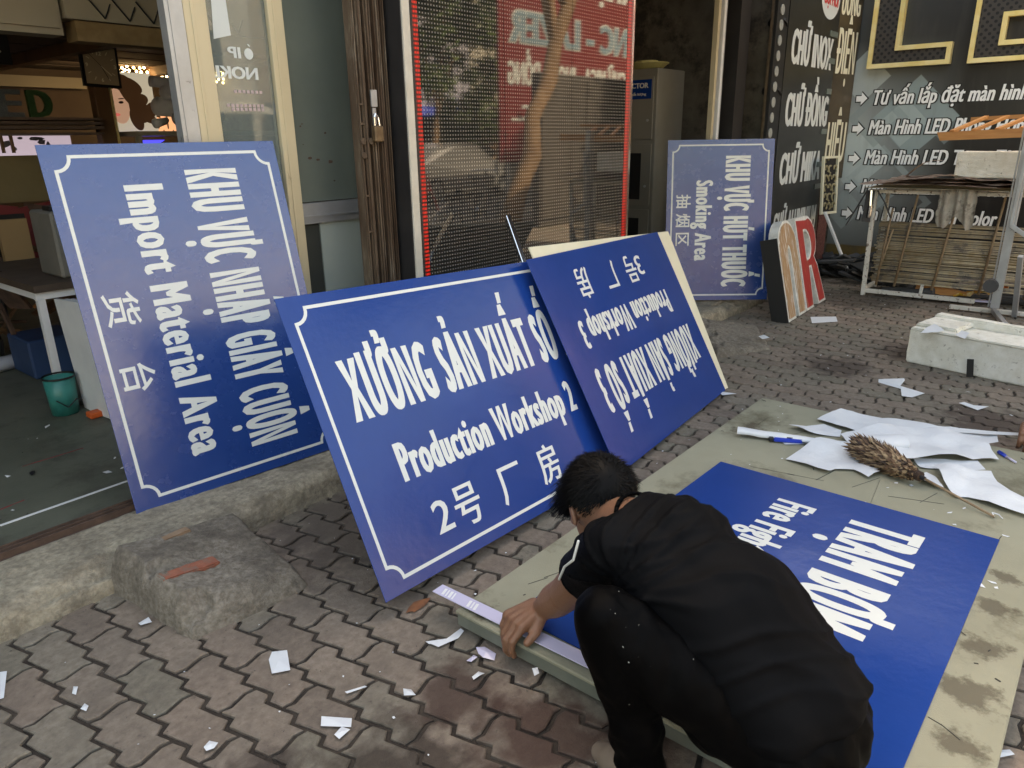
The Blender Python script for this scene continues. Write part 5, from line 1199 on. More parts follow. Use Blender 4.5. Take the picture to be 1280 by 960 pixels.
    while cnt < hair_n:
        d = V3((rh.gauss(0, 1), rh.gauss(0, 1), rh.gauss(0, 1))).normalized(); l = V3((d.x * .078, d.y * .098 - .018, d.z * .093 + .026))
        if not (l.z > -.03 and not (l.y > .075 and l.z < .03)): continue
        low = max(0, min(1, (l.z + .03) / .065)); side = abs(l.x) > .055 and l.y > -.03 and l.z < .012
        if side and l.y < .03: continue
        if rh.random() > .15 + low: continue
        ln = (.007 + .036 * low ** 1.5) * rh.uniform(.6, 1.2)
        if l.y > .02 and l.z > -.01: ln *= 1.9
        grow = (HM @ (V3((d.x * .55, d.y * .5 + .75, d.z * .45 - .12)) + V3((rh.gauss(0, .11), rh.gauss(0, .11), rh.gauss(0, .11))))).normalized(); root = HD + HM @ l; nn = HM @ d
        if grow.dot(nn) < .25: grow = (grow + nn * .5).normalized()
        w = nn.cross(grow).normalized() * rh.uniform(.0006, .0013); mid = root + grow * ln * .5; tip = root + grow * ln + V3((0, 0, -.25 * ln)) * (1 if low > .6 else 0)
        a, c, d_, e = [b.verts.new(q) for q in (root - w, root + w, mid + w * .8, mid - w * .8)]; t_ = b.verts.new(tip); b.faces.new((a, c, d_, e)); b.faces.new((e, d_, t_)); cnt += 1
    o = obj('hair_strands', b, M['hair'], hr); o['kind'] = 'stuff'
    b = NB()
    for i in range(0): pass
    b.free()
    return p
man = make_person()
# ================================================================== INTERIOR
g = thing('wooden_post', 'brown wooden post inside the shop carrying the square clock', 'post', (2.55, 6.05, .1))
b = NB(); bbox(b, (2.49, 6.06, .1), (2.60, 6.16, 2.1)); obj('shaft', bevel(b, .005), M['wood'], g)
b = NB(); bbox(b, (2.601, 6.05, .1), (2.615, 6.12, 2.1)); obj('trim', b, M['brass'], g)
# clock
c = V3((2.545, 6.0, 1.95)); g = thing('wall_clock', 'square brown wall clock with a dark frame hanging on the wooden post', 'clock', tuple(c))
cm = plane_mtx(c, (1, .06, -.035), (.03, 0, 1)); w = .128
b = NB(); bbox(b, (-w, -w * 1.07, -.03), (w, w * 1.07, 0)); b.transform(cm); obj('case', bevel(b, .006), M['black'], g)
b = NB(); bbox(b, (-w + .012, -w * 1.07 + .012, .0005), (w - .012, w * 1.07 - .012, .002)); b.transform(cm); obj('dial', b, mat('brown_dial', (.52, .42, .27), rough=.5), g)
cg = mat('clock_gold', (.95, .90, .70), rough=.4)
for s, u, v in (('12', -.022, .070), ('3', .092, -.012), ('6', -.009, -.108), ('9', -.108, -.012)):
    b = text_bm(s, .028, .036 if len(s) > 1 else .018, stem=.002); b.transform(cm @ Matrix.Translation((u, v, .0026))); obj('numeral', b, cg, g)
for k in range(12):
    if k % 3 == 0: continue
    a_ = pi / 2 - k * pi / 6; r0, r1 = .082, .105; s_ = 1 / max(abs(math.cos(a_)), abs(math.sin(a_))); b = NB(); beam(b, (r0 * s_ * .92 * math.cos(a_), r0 * s_ * .92 * math.sin(a_), .003), (r1 * s_ * .92 * math.cos(a_), r1 * s_ * .92 * math.sin(a_), .003), .005, .001, mi=0); b.transform(cm); obj('hour_mark', b, cg, g)
for (x, y), w_, m_ in (((.070, -.062), .006, cg), ((.045, -.085), .004, M['black']), ((-.075, .075), .0025, M['black'])):
    b = NB(); beam(b, (0, 0, .0045), (x, y, .0045), w_, .001); b.transform(cm); obj('hand', b, m_, g)
# shelf with letters, posters
g = thing('wall_shelf', 'long dark wooden shelf under the green letter at the left of the shop', 'shelf', (2.0, 6.1, 1.6))
for z, h in ((1.575, .018), (1.545, .02), (1.515, .02), (1.478, .014)):
    b = NB(); bbox(b, (.8, 5.98 + random.uniform(0, .02), z), (2.485, 6.3, z + h)); obj('board', b, M['wood_dark'], g)
for x in (1.80, 1.86, 1.0): b = NB(); bbox(b, (x, 6.0, 1.36), (x + .018, 6.02, 1.477)); obj('bracket', b, M['wood'], g)
for s, x, m_, lab in (('E', 1.85, mat('blue_grey_glitter', (.05, .07, .09), (.12, .14, .15), 120, rough=.4), 'greyish blue standing letter E on the dark shelf'), ('D', 2.04, mat('green_glitter', (.012, .05, .012), (.02, .08, .02), 120, rough=.5), 'dark green standing letter D on the dark shelf')):
    bm_ = text_bm(s, .19, .155, stem=.012); r_ = bmesh.ops.extrude_face_region(bm_, geom=bm_.faces[:]); bmesh.ops.translate(bm_, verts=[v for v in r_['geom'] if isinstance(v, bmesh.types.BMVert)], vec=(0, 0, .04)); bmesh.ops.recalc_face_normals(bm_, faces=bm_.faces)
    bm_.transform(plane_mtx((x, 6.10, 1.595), X_, Z_)); tag(obj('letter_block', bm_, m_, origin=(x, 6.1, 1.6)), lab, 'letter')
M['screen'] = mat('map_print', (.30, .28, .42), rough=.6, emit=.13, ecol=(.62, .58, .85), c2=None)
g = thing('world_map_board', 'pale lilac lit world map board below the dark shelf', 'map', (2.0, 6.3, 1.45)); b = NB(); bbox(b, (1.2, 6.31, 1.28), (2.36, 6.33, 1.475)); obj('sheet', b, M['screen'], g)
mp_ = mat('map_land', (.16, .17, .22), rough=.7)
for (x, z, sx, sz) in ((1.78, 1.45, .03, .015), (1.86, 1.44, .04, .02), (1.93, 1.42, .025, .03), (1.97, 1.385, .014, .02), (2.12, 1.455, .05, .014), (2.16, 1.43, .03, .02), (2.20, 1.40, .02, .03), (1.84, 1.37, .02, .015), (2.27, 1.385, .02, .01), (2.02, 1.46, .02, .01)):
    b = NB(); b.faces.new([b.verts.new((x + sx * math.cos(k * .785) * random.uniform(.6, 1.3), 6.308, z + sz * math.sin(k * .785) * random.uniform(.6, 1.3))) for k in range(8)]); obj('continent', b, mp_, g)
b = NB(); bbox(b, (.9, 6.2, 1.02), (2.2, 6.24, 1.34)); tag(obj('ochre_partition', b, mat('ochre_paint', (.17, .135, .06), (.2, .16, .08), 3, rough=.8), origin=(1.5, 6.2, .2)), 'plain ochre partition below the world map board', 'partition')
b = NB(); bbox(b, (1.0, 5.95, 1.92), (1.96, 5.99, 2.25)); bb = obj('black_signboard', b, M['black'], origin=(1.5, 5.97, 1.88)); tag(bb, 'black sign box with a slanting white stroke at the upper left corner', 'sign')
b = NB(); beam(b, (1.80, 5.945, 2.14), (1.895, 5.945, 1.99), .022, .006, up=(0, 1, 0)); bpy.context.view_layer.update(); obj('stroke', b, M['vinyl'], bb)
# backlit face poster
g = thing('portrait_poster', 'lit poster of a wavy haired woman behind the wooden post', 'poster', (2.75, 6.5, 1.7))
pmx = plane_mtx((2.72, 6.5, 1.50), X_, Z_); ps = mat('poster_ground', (.5, .5, .48), rough=.5, emit=.10, ecol=(.75, .75, .70))
b = NB(); bbox(b, (0, 0, -.02), (.42, .46, 0)); b.transform(pmx); obj('ground', b, ps, g)
def blobs(name, m_, items, z):
    for (x, y, rx, ry, an) in items:
        b = NB(); b.faces.new([b.verts.new((x + rx * math.cos(t_ * pi / 10) * math.cos(an) - ry * math.sin(t_ * pi / 10) * math.sin(an), y + rx * math.cos(t_ * pi / 10) * math.sin(an) + ry * math.sin(t_ * pi / 10) * math.cos(an), z)) for t_ in range(20)]); b.transform(pmx); obj(name, b, m_, g)
hm = mat('printed_hair', (.09, .045, .025), rough=.6, emit=.02, ecol=(.25, .13, .07)); fmn = mat('printed_skin', (.55, .34, .27), rough=.6, emit=.08, ecol=(.85, .55, .45)); dk = mat('printed_line', (.08, .03, .03), rough=.6); lp = mat('printed_lips', (.5, .12, .12), rough=.6, emit=.2)
blobs('printed_hair', hm, [(.17, .30, .13, .15, .3), (.26, .20, .09, .14, .5), (.32, .17, .10, .05, -.3), (.23, .36, .11, .06, -.4)], .001); blobs('printed_face', fmn, [(.12, .20, .085, .135, .12)], .002)
blobs('printed_hair', hm, [(.21, .30, .05, .12, .5), (.30, .25, .07, .05, .2), (.34, .12, .09, .04, -.5), (.25, .10, .05, .09, .3), (.38, .20, .05, .03, .6)], .0025); blobs('printed_eye', dk, [(.07, .235, .020, .010, 0), (.145, .23, .020, .010, .1), (.065, .262, .026, .004, .1), (.15, .258, .026, .004, .1)], .003); blobs('printed_lips', lp, [(.095, .135, .028, .012, .05)], .003)
# string of warm LED lights
g = thing('led_light_strings', 'bundle of glowing warm LED light strings under the ceiling behind the clock', 'lights', (3.2, 7.6, 2.1))
lm = mat('warm_led', (1, .8, .5), emit=3.2, ecol=(1, .74, .42)); base = NB(); bbox(base, (3.2, 7.5, 2.16), (4.3, 7.95, 2.19)); obj('carrier', base, M['wood_dark'], g)
rl = random.Random(2); led = bpy.data.meshes.new('led'); b = NB(); bmesh.ops.create_icosphere(b, subdivisions=1, radius=.013); b.to_mesh(led); b.free(); led.materials.append(lm)
bpy.context.view_layer.update(); inv = wmat(g).inverted()
for i in range(110):
    r_, q_ = i % 5, i // 5; o = bpy.data.objects.new('led', led); C.objects.link(o); o.parent = g; o.location = inv @ V3((3.30 + q_ * .052 + .012 * (r_ % 2) + rl.gauss(0, .006), 7.45, 2.15 - .028 * r_ - .002 * q_ + rl.gauss(0, .004)))
la_ = bpy.data.lights.new('led_string_glow', 'AREA'); la_.shape = 'RECTANGLE'; la_.size = 1.1; la_.size_y = .2; la_.energy = .8; la_.color = (1, .80, .55); lo_ = bpy.data.objects.new('led_string_glow', la_); C.objects.link(lo_); lo_.location = (3.3, 7.3, 2.0); lo_.rotation_euler = (R(50), 0, 0)
# rolled banners, shelf, glow, table, machine, panels, bucket
g = thing('banner_rolls', 'loose rolls of white banner sheet piled on a shelf beside the door stile', 'rolls', (3.0, 6.2, 1.6))
for (a_, c_, r_) in (((2.99, 6.15, 1.69), (3.5, 6.3, 1.66), .075), ((3.03, 6.1, 1.80), (3.5, 6.2, 1.79), .05), ((3.0, 6.2, 1.88), (3.5, 6.3, 1.86), .045), ((2.90, 6.05, 1.56), (3.02, 6.1, 1.58), .032), ((3.05, 6.0, 1.60), (3.5, 6.1, 1.62), .05)):
    b = NB(); tube(b, a_, c_, r_, r_ * .9, n=16); 
    for v in b.verts: v.co += V3((0, 0, nz(v.co, 12) * .02))
    obj('roll', b, M['paper'], g, smooth=True)
b = NB(); bbox(b, (2.72, 6.0, 1.465), (4.3, 6.4, 1.50)); bbox(b, (2.72, 6.0, .1), (2.76, 6.04, 1.464)); tag(obj('back_shelf', b, M['cream_paint'], origin=(3.3, 6.2, 1.4)), 'low shelf carrying the white banner rolls', 'shelf')
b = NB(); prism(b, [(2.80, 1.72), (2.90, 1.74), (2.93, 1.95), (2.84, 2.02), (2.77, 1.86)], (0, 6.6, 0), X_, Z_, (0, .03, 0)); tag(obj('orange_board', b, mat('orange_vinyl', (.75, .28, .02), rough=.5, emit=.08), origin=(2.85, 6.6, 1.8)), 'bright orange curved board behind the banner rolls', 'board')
b = NB(); c = V3((2.97, 6.3, 1.40)); tube(b, c, c + V3((0, 0, .035)), .04, .10, n=16); tag(obj('blue_lamp', b, mat('blue_lamp_glow', (.02, .02, .9), emit=.7, ecol=(.02, .03, 1)), origin=tuple(c)), 'small glowing blue lamp under the shelf of rolls', 'lamp')
g = thing('work_table', 'white legged small table inside the shop at the left edge', 'table', (1.2, 3.9, .1))
tt = [hit(22, 360, 2, .72), hit(60, 372, 2, .72), hit(100, 366, 2, .72), hit(60, 352, 2, .72)]
b = NB(); bbox(b, (1.245, 4.155, .70), (1.85, 5.25, .735)); obj('top', b, M['wood_dark'], g)
for x, y in ((1.256, 4.17), (1.80, 4.17), (1.256, 5.2), (1.80, 5.2)): b = NB(); bbox(b, (x, y, .1), (x + .035, y + .035, .66)); obj('leg', b, M['white'], g)
b = NB(); bbox(b, (1.25, 4.17, .661), (1.84, 4.20, .699)); obj('apron', b, M['white'], g); b = NB(); bbox(b, (1.256, 4.201, .661), (1.286, 5.24, .699)); obj('apron', b, M['white'], g)
g = thing('machine_box', 'grey machine box with black clips standing on the small table', 'machine', (1.35, 4.1, .735))
b = NB(); bbox(b, (1.42, 4.25, .737), (1.62, 4.55, 1.08)); obj('housing', bevel(b, .012), mat('grey_machine', (.13, .125, .11), (.17, .16, .14), 6, rough=.6), g)
b = NB(); bbox(b, (1.44, 4.30, 1.082), (1.58, 4.40, 1.105)); tube(b, (1.52, 4.35, 1.105), (1.52, 4.35, 1.15), .045, .02, n=10); obj('clamp', b, M['black'], g)
b = NB(); bbox(b, (1.46, 4.242, .84), (1.53, 4.249, .852)); obj('latch', b, M['black'], g)
g = thing('panel_stack', 'stack of white and lilac panels on edge with a reversed blue mark', 'panels', (1.33, 4.05, .1))
for i in range(7):
    x = 1.325 + i * .022; b = NB(); beam(b, (x, 3.80 - i * .018, .102 + .0), (x - .02, 3.84 - i * .018, .69), .016, .36 if i else .46, up=(0, 1, 0)); obj('panel', b, M['white'] if i < 2 else M['ruler'], g)
on(g, 'inh', (1.335, 3.595, .60), (-1, 0, 0), Z_, .03, .05, M['rust'], stem=.002)
b = NB(); c = V3((1.285, 3.60, .52)); 
prism(b, [(0, .03), (.05, .03), (.05, -.02)], c, X_, Z_, (0, -.001, 0)); obj('mark', b, M['blue'], g)
g = thing('paint_bucket', 'teal paint bucket standing beside the panel stack on the green floor', 'bucket', (1.22, 4.1, .1))
c = V3((1.225, 4.02, .10)); b = NB(); tube(b, c, c + V3((0, 0, .19)), .062, .072, n=20, caps=False); bmesh.ops.solidify(b, geom=b.faces[:], thickness=.003); obj('pail', b, mat('teal_label', (.01, .16, .14), (.02, .22, .19), 12, rough=.4), g, smooth=True)
b = NB(); tube(b, c + V3((0, 0, .003)), c + V3((0, 0, .16)), .058, .066, n=16); obj('paint', b, M['black'], g)
b = NB(); tube(b, c + V3((0, 0, .19)), c + V3((0, 0, .2)), .075, n=20, caps=False); obj('rim', b, M['black'], g); 
b = NB(); path(b, [c + V3((-.05, -.06, .09)), c + V3((-.01, -.085, .05)), c + V3((.04, -.07, .08)), c + V3((.07, -.05, .06))], .003, 5); obj('wire', b, M['black'], g)
b = NB(); bbox(b, (1.33, 4.75, .1), (1.62, 5.1, .33)); tag(obj('blue_crate', bevel(b, .01), mat('dark_blue_box', (.01, .035, .10), (.015, .05, .13), 5, rough=.6), origin=(1.45, 4.9, .1)), 'dark blue box on the floor under the white legged table', 'box')
b = NB(); tube(b, (.95, 5.05, .145), (1.42, 5.15, .145), .045, n=16); tag(obj('vinyl_roll', b, M['paper'], smooth=True, origin=(1.2, 5.1, .1)), 'white roll of film lying on the floor at the left edge', 'roll')
b = NB(); beam(b, (1.42, 3.52, .10), (1.50, 3.75, .40), .30, .008, up=(1, 0, 0)); tag(obj('navy_sheet', b, mat('navy_film', (.012, .022, .07), (.03, .04, .08), 9, rough=.4), origin=(1.45, 3.6, .1)), 'dusty navy sheet leaning behind the tall blue sign', 'sheet')
b = NB(); bbox(b, (1.26, 3.80, .10), (1.36, 3.86, .13)); tag(obj('orange_tool', bevel(b, .005), mat('orange_plastic', (.6, .10, .02), rough=.5), origin=(1.3, 3.8, .1)), 'small orange tool on the floor by the navy sheet', 'tool')
g = thing('motorbike_bits', 'dark clutter of frames and cardboard behind the table in the gloom', 'clutter', (1.3, 5.6, .1))
for i in range(44):
    x, y, z = random.uniform(1.0, 2.1), random.uniform(4.9, 6.05), random.uniform(.15, 1.0); b = NB(); beam(b, (x, y, z), (x + random.uniform(-.3, .3), y + random.uniform(-.1, .1), z + random.uniform(-.35, .35)), random.choice((.02, .03, .16)), .02); obj('piece', b, random.choice((M['wood'], M['rust_dark'], M['rust_dark'], M['black'], M['orange_wood'])), g)
b = NB(); bbox(b, (1.46, 5.25, .62), (1.62, 5.3, .98)); tag(obj('cardboard_sheet', b, mat('cardboard', (.26, .17, .08), rough=.8), origin=(1.45, 5.3, .6)), 'tan cardboard piece with dark slots behind the machine box', 'cardboard')
# reversed lit shop name seen through the glass
lz = mat('warm_lit_letters', (.7, .35, .2), emit=.2, ecol=(1, .5, .3)); bm_ = text_bm('ĐỨC HƯNG', .13, .62, stem=.014); bm_.transform(plane_mtx((3.42, 6.62, 1.50), (-1, 0, 0), Z_)); tag(obj('lit_letters', bm_, lz, origin=(3.1, 6.62, 1.5)), 'small warm lit letters seen reversed through the glass door', 'letters')
# lantern of floor litter inside
b = NB(); rl = random.Random(8)
def scrap_quad(b, x, y, z, s, rnd):
    an = rnd.uniform(0, 6.28); w, h = s * rnd.uniform(.3, 1), s * rnd.uniform(.25, .6); n = rnd.choice((4, 4, 5)); r0 = 0
    pts = [V3((x + w * math.cos(an) * math.cos(k * 6.283 / n + .3) - h * math.sin(an) * math.sin(k * 6.283 / n + .3), y + w * math.sin(an) * math.cos(k * 6.283 / n + .3) + h * math.cos(an) * math.sin(k * 6.283 / n + .3), z + rnd.uniform(0, .25) * s)) for k in range(n)]
    b.faces.new([b.verts.new(p) for p in pts])
for i in range(90): scrap_quad(b, rl.uniform(-.6, 1.9), rl.uniform(2.8, 6), .1005, rl.choice((.006, .01, .014, .03)), rl)
o = obj('floor_litter', b, M['white']); tag(o, 'white paper crumbs strewn over the green shop floor', 'litter', kind='stuff')
b = NB()
for i in range(50): scrap_quad(b, rl.uniform(-.6, 1.6), rl.uniform(2.8, 5), .0995, rl.choice((.008, .012, .03)), rl)
o = obj('floor_dirt', b, M['black']); tag(o, 'dark film crumbs strewn over the green shop floor', 'litter', kind='stuff')
# ================================================================== PAPER SCRAPS ON THE PAVEMENT
rl = random.Random(21)
def scrap(pts, label, z=.004, m='paper', grp='white paper scraps on the pavers'):
    P = [hit(*p, 2, z) for p in pts]; c = sum(P, V3()) / len(P); b = NB(); vs = [b.verts.new(p + V3((0, 0, rl.uniform(0, .006)))) for p in P]; f = b.faces.new(vs); ce = bmesh.ops.poke(b, faces=[f]); 
    for v in ce['verts']: v.co.z += rl.uniform(.002, .006)
    bmesh.ops.recalc_face_normals(b, faces=b.faces)
    tag(obj('paper_scrap', b, M[m], origin=tuple(c)), label, 'paper scrap', grp)
scrap([(340, 815), (359, 814), (363, 839), (340, 843), (336, 825)], 'larger white scrap with a notched side, right below the brick wedge')
scrap([(402, 897), (440, 899), (439, 910), (401, 908)], 'white rectangular scrap near the bottom of the photo')
scrap([(427, 909), (438, 913), (424, 924), (418, 920)], 'short scrap just under the rectangular white scrap')
scrap([(504, 861), (514, 862), (520, 871), (505, 871)], 'small white triangular scrap among the pavers left of the wet patch')
scrap([(431, 866), (456, 857), (459, 859), (434, 868)], 'thin brown edged sliver left of the triangular scrap')
scrap([(590, 848), (598, 840), (606, 842), (600, 846), (592, 850)], 'curled white scrap below the corner of the work board')
scrap([(0, 841), (9, 840), (5, 873), (0, 875)], 'white scrap cut by the left edge of the photo')
scrap([(173, 779), (186, 773), (190, 778), (176, 783)], 'white scrap at the foot of the brick wedge')
scrap([(255, 936), (262, 928), (273, 930), (268, 937), (258, 940)], 'small white scrap on the dark wet stain at the bottom')
scrap([(90, 867), (92, 859), (98, 860), (95, 869)], 'tiny cream scrap in the lower left')
scrap([(101, 888), (106, 880), (111, 883), (108, 890)], 'tiny white scrap in the lower left corner area')
scrap([(1013, 397), (1045, 396), (1047, 402), (1015, 404)], 'flat white strip in front of the standing red letter')
scrap([(1198, 505), (1205, 503), (1217, 508), (1228, 509), (1236, 509), (1222, 513)], 'white scrap below the foam trough')
scrap([(532, 803), (548, 810), (573, 798), (580, 789), (576, 786), (570, 796), (548, 806), (536, 806)], 'bent white strip left of the work board corner')
scrap([(897, 489), (913, 491), (921, 493), (903, 495)], 'flat scrap beside the lower corner of the cream board')
scrap([(948, 421), (955, 419), (962, 423), (953, 425)], 'white scrap on the low wedge under the smoking sign', z=.05)
scrap([(1098, 475), (1130, 474), (1131, 476), (1104, 478), (1145, 489), (1156, 492), (1140, 497), (1127, 496), (1142, 491), (1098, 478)], 'folded white strip on the pavers left of the foam trough')
scrap([(1240, 940), (1262, 938), (1268, 945), (1245, 948)], 'white scrap beside the lower right edge of the board')
scrap([(665, 836), (672, 835), (674, 842), (668, 845)], 'tiny scrap on the near rim of the board', z=.072)
for i in range(26):
    px, py = rl.choice([(610, 820), (590, 812), (600, 823)]), 0
    break
scrap([(595, 811), (606, 810), (620, 818), (618, 826), (604, 824), (598, 818)], 'crumpled pale blue scrap beside the corner of the work board', m='ruler'); scrap([(583, 826), (592, 819), (597, 823), (589, 829)], 'small pale blue scrap next to the crumpled one', m='ruler')
b = NB()
for i in range(320):
    x, y = rl.uniform(.3, 7.5), rl.uniform(-.2, 2.3)
    if 1.28 < x < 3.7 and -.02 < y < 1.34: continue
    scrap_quad(b, x, y, .004, rl.choice((.003, .004, .006, .011)), rl)
for i in range(30):
    x, y = rl.uniform(2.75, 3.6), rl.uniform(.05, 1.25); scrap_quad(b, x, y, BZ + .001, rl.choice((.004, .008)), rl)
for p in ((1038, 503), (1065, 521), (1128, 493), (1187, 487), (1210, 490), (1245, 735), (1240, 728), (1187, 641), (1226, 732), (1120, 604), (1139, 607), (1205, 636), (1193, 656), (1257, 670)):
    q = hit(*p, 2, BZ + .001 if p[1] > 560 else .004); scrap_quad(b, q.x, q.y, q.z, .016, rl)
tag(obj('paper_crumbs', b, M['paper']), 'tiny white paper crumbs scattered over the pavers and board', 'litter', kind='stuff')
b = NB()
for i in range(2600):
    x, y = rl.uniform(.2, 5.5), rl.uniform(-.3, 2.34); s = rl.uniform(.001, .0035)
    if 1.28 < x < 3.7 and -.02 < y < 1.34: continue
    if rl.random() < .5: # gather in the joints along the step
        y = 2.33 - abs(rl.gauss(0, .05)); x = rl.uniform(.2, 6.8)
    z = .002; vs = [b.verts.new((x + s * rl.uniform(-1, 1), y + s * rl.uniform(-1, 1), z + (s if k == 3 else 0))) for k in range(4)]
    for t_ in ((0, 1, 3), (1, 2, 3), (2, 0, 3)): b.faces.new([vs[j] for j in t_])
tag(obj('grit', b, mat('grit', (.07, .055, .045), (.16, .14, .12), 300, rough=1)), 'fine grit and dirt lying on the pavers', 'grit', kind='stuff')
b = NB(); q = hit(523, 758, 2, .004); b.faces.new([b.verts.new(q + V3((.05 * math.cos(k * .7) * rl.uniform(.6, 1.2), .022 * math.sin(k * .7) * rl.uniform(.6, 1.2), rl.uniform(0, .004)))) for k in range(9)]); tag(obj('dry_leaf', b, mat('rust_leaf', (.22, .08, .03), (.13, .05, .025), 30, rough=.8), origin=tuple(q)), 'rust brown dry leaf below the corner of the centre sign', 'leaf')
# ================================================================== THE STREET OPPOSITE (seen in the display glass and in the glossy sheets)
def bend_tube(bm, pts, rad, n=10):
    rings = []
    for i, p in enumerate(pts):
        d = (V3(pts[min(i + 1, len(pts) - 1)]) - V3(pts[max(i - 1, 0)])).normalized(); f = frame(d); rings.append([bm.verts.new(V3(p) + f @ V3((rad[i] * math.cos(2 * pi * k / n), rad[i] * math.sin(2 * pi * k / n), 0))) for k in range(n)])
    for A_, B_ in zip(rings[:-1], rings[1:]):
        for k in range(n): bm.faces.new((A_[k], A_[(k + 1) % n], B_[(k + 1) % n], B_[k]))
def tree(label, base, top, r0, crown, nleaf, seed, lean=(0, 0, 0), leaf=.09, mt='leaf'):
    rt = random.Random(seed); base, top = V3(base), V3(top); t = thing('street_tree', label, 'tree', tuple(base), group='street trees along the road')
    b = NB(); pts = [base.lerp(top, k / 8) + V3((rt.uniform(-.06, .06), rt.uniform(-.06, .06), 0)) * (k > 0) + V3(lean) * math.sin(k / 8 * pi) for k in range(9)]; bend_tube(b, pts, [r0 * (1 - .055 * k) for k in range(9)], 12)
    for v in b.verts: v.co += V3((nz(v.co, 4), nz(v.co + V3((5, 0, 0)), 4), 0)) * r0 * .25
    for k in range(6):
        s_ = pts[6 + k % 3]; c, rr_ = crown[k % len(crown)]; e_ = V3(c) + V3((rt.gauss(0, .3), rt.gauss(0, .3), rt.gauss(0, .3))) * rr_; m_ = V3(s_).lerp(e_, .5) + V3((0, 0, .15 * rr_)); bend_tube(b, [s_, m_, e_], [r0 * .5, r0 * .3, r0 * .1], 7)
    obj('trunk', b, M['bark'], t, smooth=True)
    b = NB(); clumps = []
    for c, rr_ in crown:
        for _ in range(16): d = V3((rt.gauss(0, 1), rt.gauss(0, 1), rt.gauss(0, .8))).normalized(); clumps.append((V3(c) + d * rr_ * rt.uniform(.35, 1), rr_ * rt.uniform(.2, .42)))
    for i in range(nleaf):
        c, rr_ = rt.choice(clumps); p = c + V3((rt.gauss(0, .5), rt.gauss(0, .5), rt.gauss(0, .4))) * rr_; n_ = V3((rt.gauss(0, 1), rt.gauss(0, 1), rt.gauss(0, 1) + 1.2)).normalized(); e1 = n_.orthogonal().normalized(); e1.rotate(Matrix.Rotation(rt.uniform(0, 6.28), 3, n_)); e2 = n_.cross(e1); l = leaf * rt.uniform(.6, 1.3)
        b.faces.new([b.verts.new(q) for q in (p - e1 * l, p - e2 * l * .4, p + e1 * l, p + e2 * l * .4)])
    o = obj('crown', b, M[mt], t); o['kind'] = 'stuff'
    return t
tree('row of dense dark trees added beyond the red sign to darken the sign reflections', (19.5, -3.5, -.02), (19.5, -3.4, 2.5), .18, [((19.5, -1.5, 3.2), 2.2), ((19.5, -4.3, 3.0), 2.3), ((19.8, -7.2, 3.2), 2.3), ((19.5, -3.2, 1.2), 1.6), ((19.5, -6.0, 1.2), 1.6), ((19.5, -.2, 1.3), 1.5)], 26000, 8, leaf=.24, mt='leaf_dark')  # added dark mass behind the red sign, for the upside down sign to reflect
tree('leaning brown tree trunk reflected at the centre of the dark display', (6.32, -.24, -.02), (8.15, -.5, 3.3), .135, [((8.0, -1.2, 5.0), 1.2), ((7.0, -2.2, 5.2), 1.1), ((9.2, -.8, 5.4), 1.2)], 9000, 1, leaf=.07)
tree('wide green tree on the far side of the road reflected left of the red sign', (15.9, -11.2, -.02), (16.4, -11.0, 3.0), .13, [((15.6, -11, 4.4), 1.9), ((18.2, -11.5, 4.2), 1.6), ((13.4, -11.6, 4.8), 1.6), ((16.5, -10.5, 6.2), 1.8)], 16000, 2, leaf=.12)
tree('bushy lower tree behind the parked car in the reflection', (20.2, -12.4, -.02), (20.4, -12.4, 1.4), .10, [((20.2, -12.4, 2.6), 1.5), ((18.8, -12.6, 2.2), 1.1)], 8000, 3, leaf=.11)
tree('dense dark tree added beyond the banner wall to darken the upside down sign', (12.9, -.9, -.02), (13.0, -.8, 2.0), .14, [((13, -.8, 3.2), 1.7), ((13.2, -1.6, 1.9), 1.2), ((13.0, -.2, 1.8), 1.1), ((13.4, -.6, 4.8), 1.4)], 22000, 4, leaf=.13, mt='leaf_dark')  # added so the upside down sign mirrors dark foliage
tree('roadside tree behind the photographer far along the opposite pavement', (-8.0, -13.0, -.02), (-8, -13, 3.2), .2, [((-8, -13, 5.6), 2.2), ((-5.6, -13.2, 5.0), 1.7)], 8000, 5, leaf=.14)
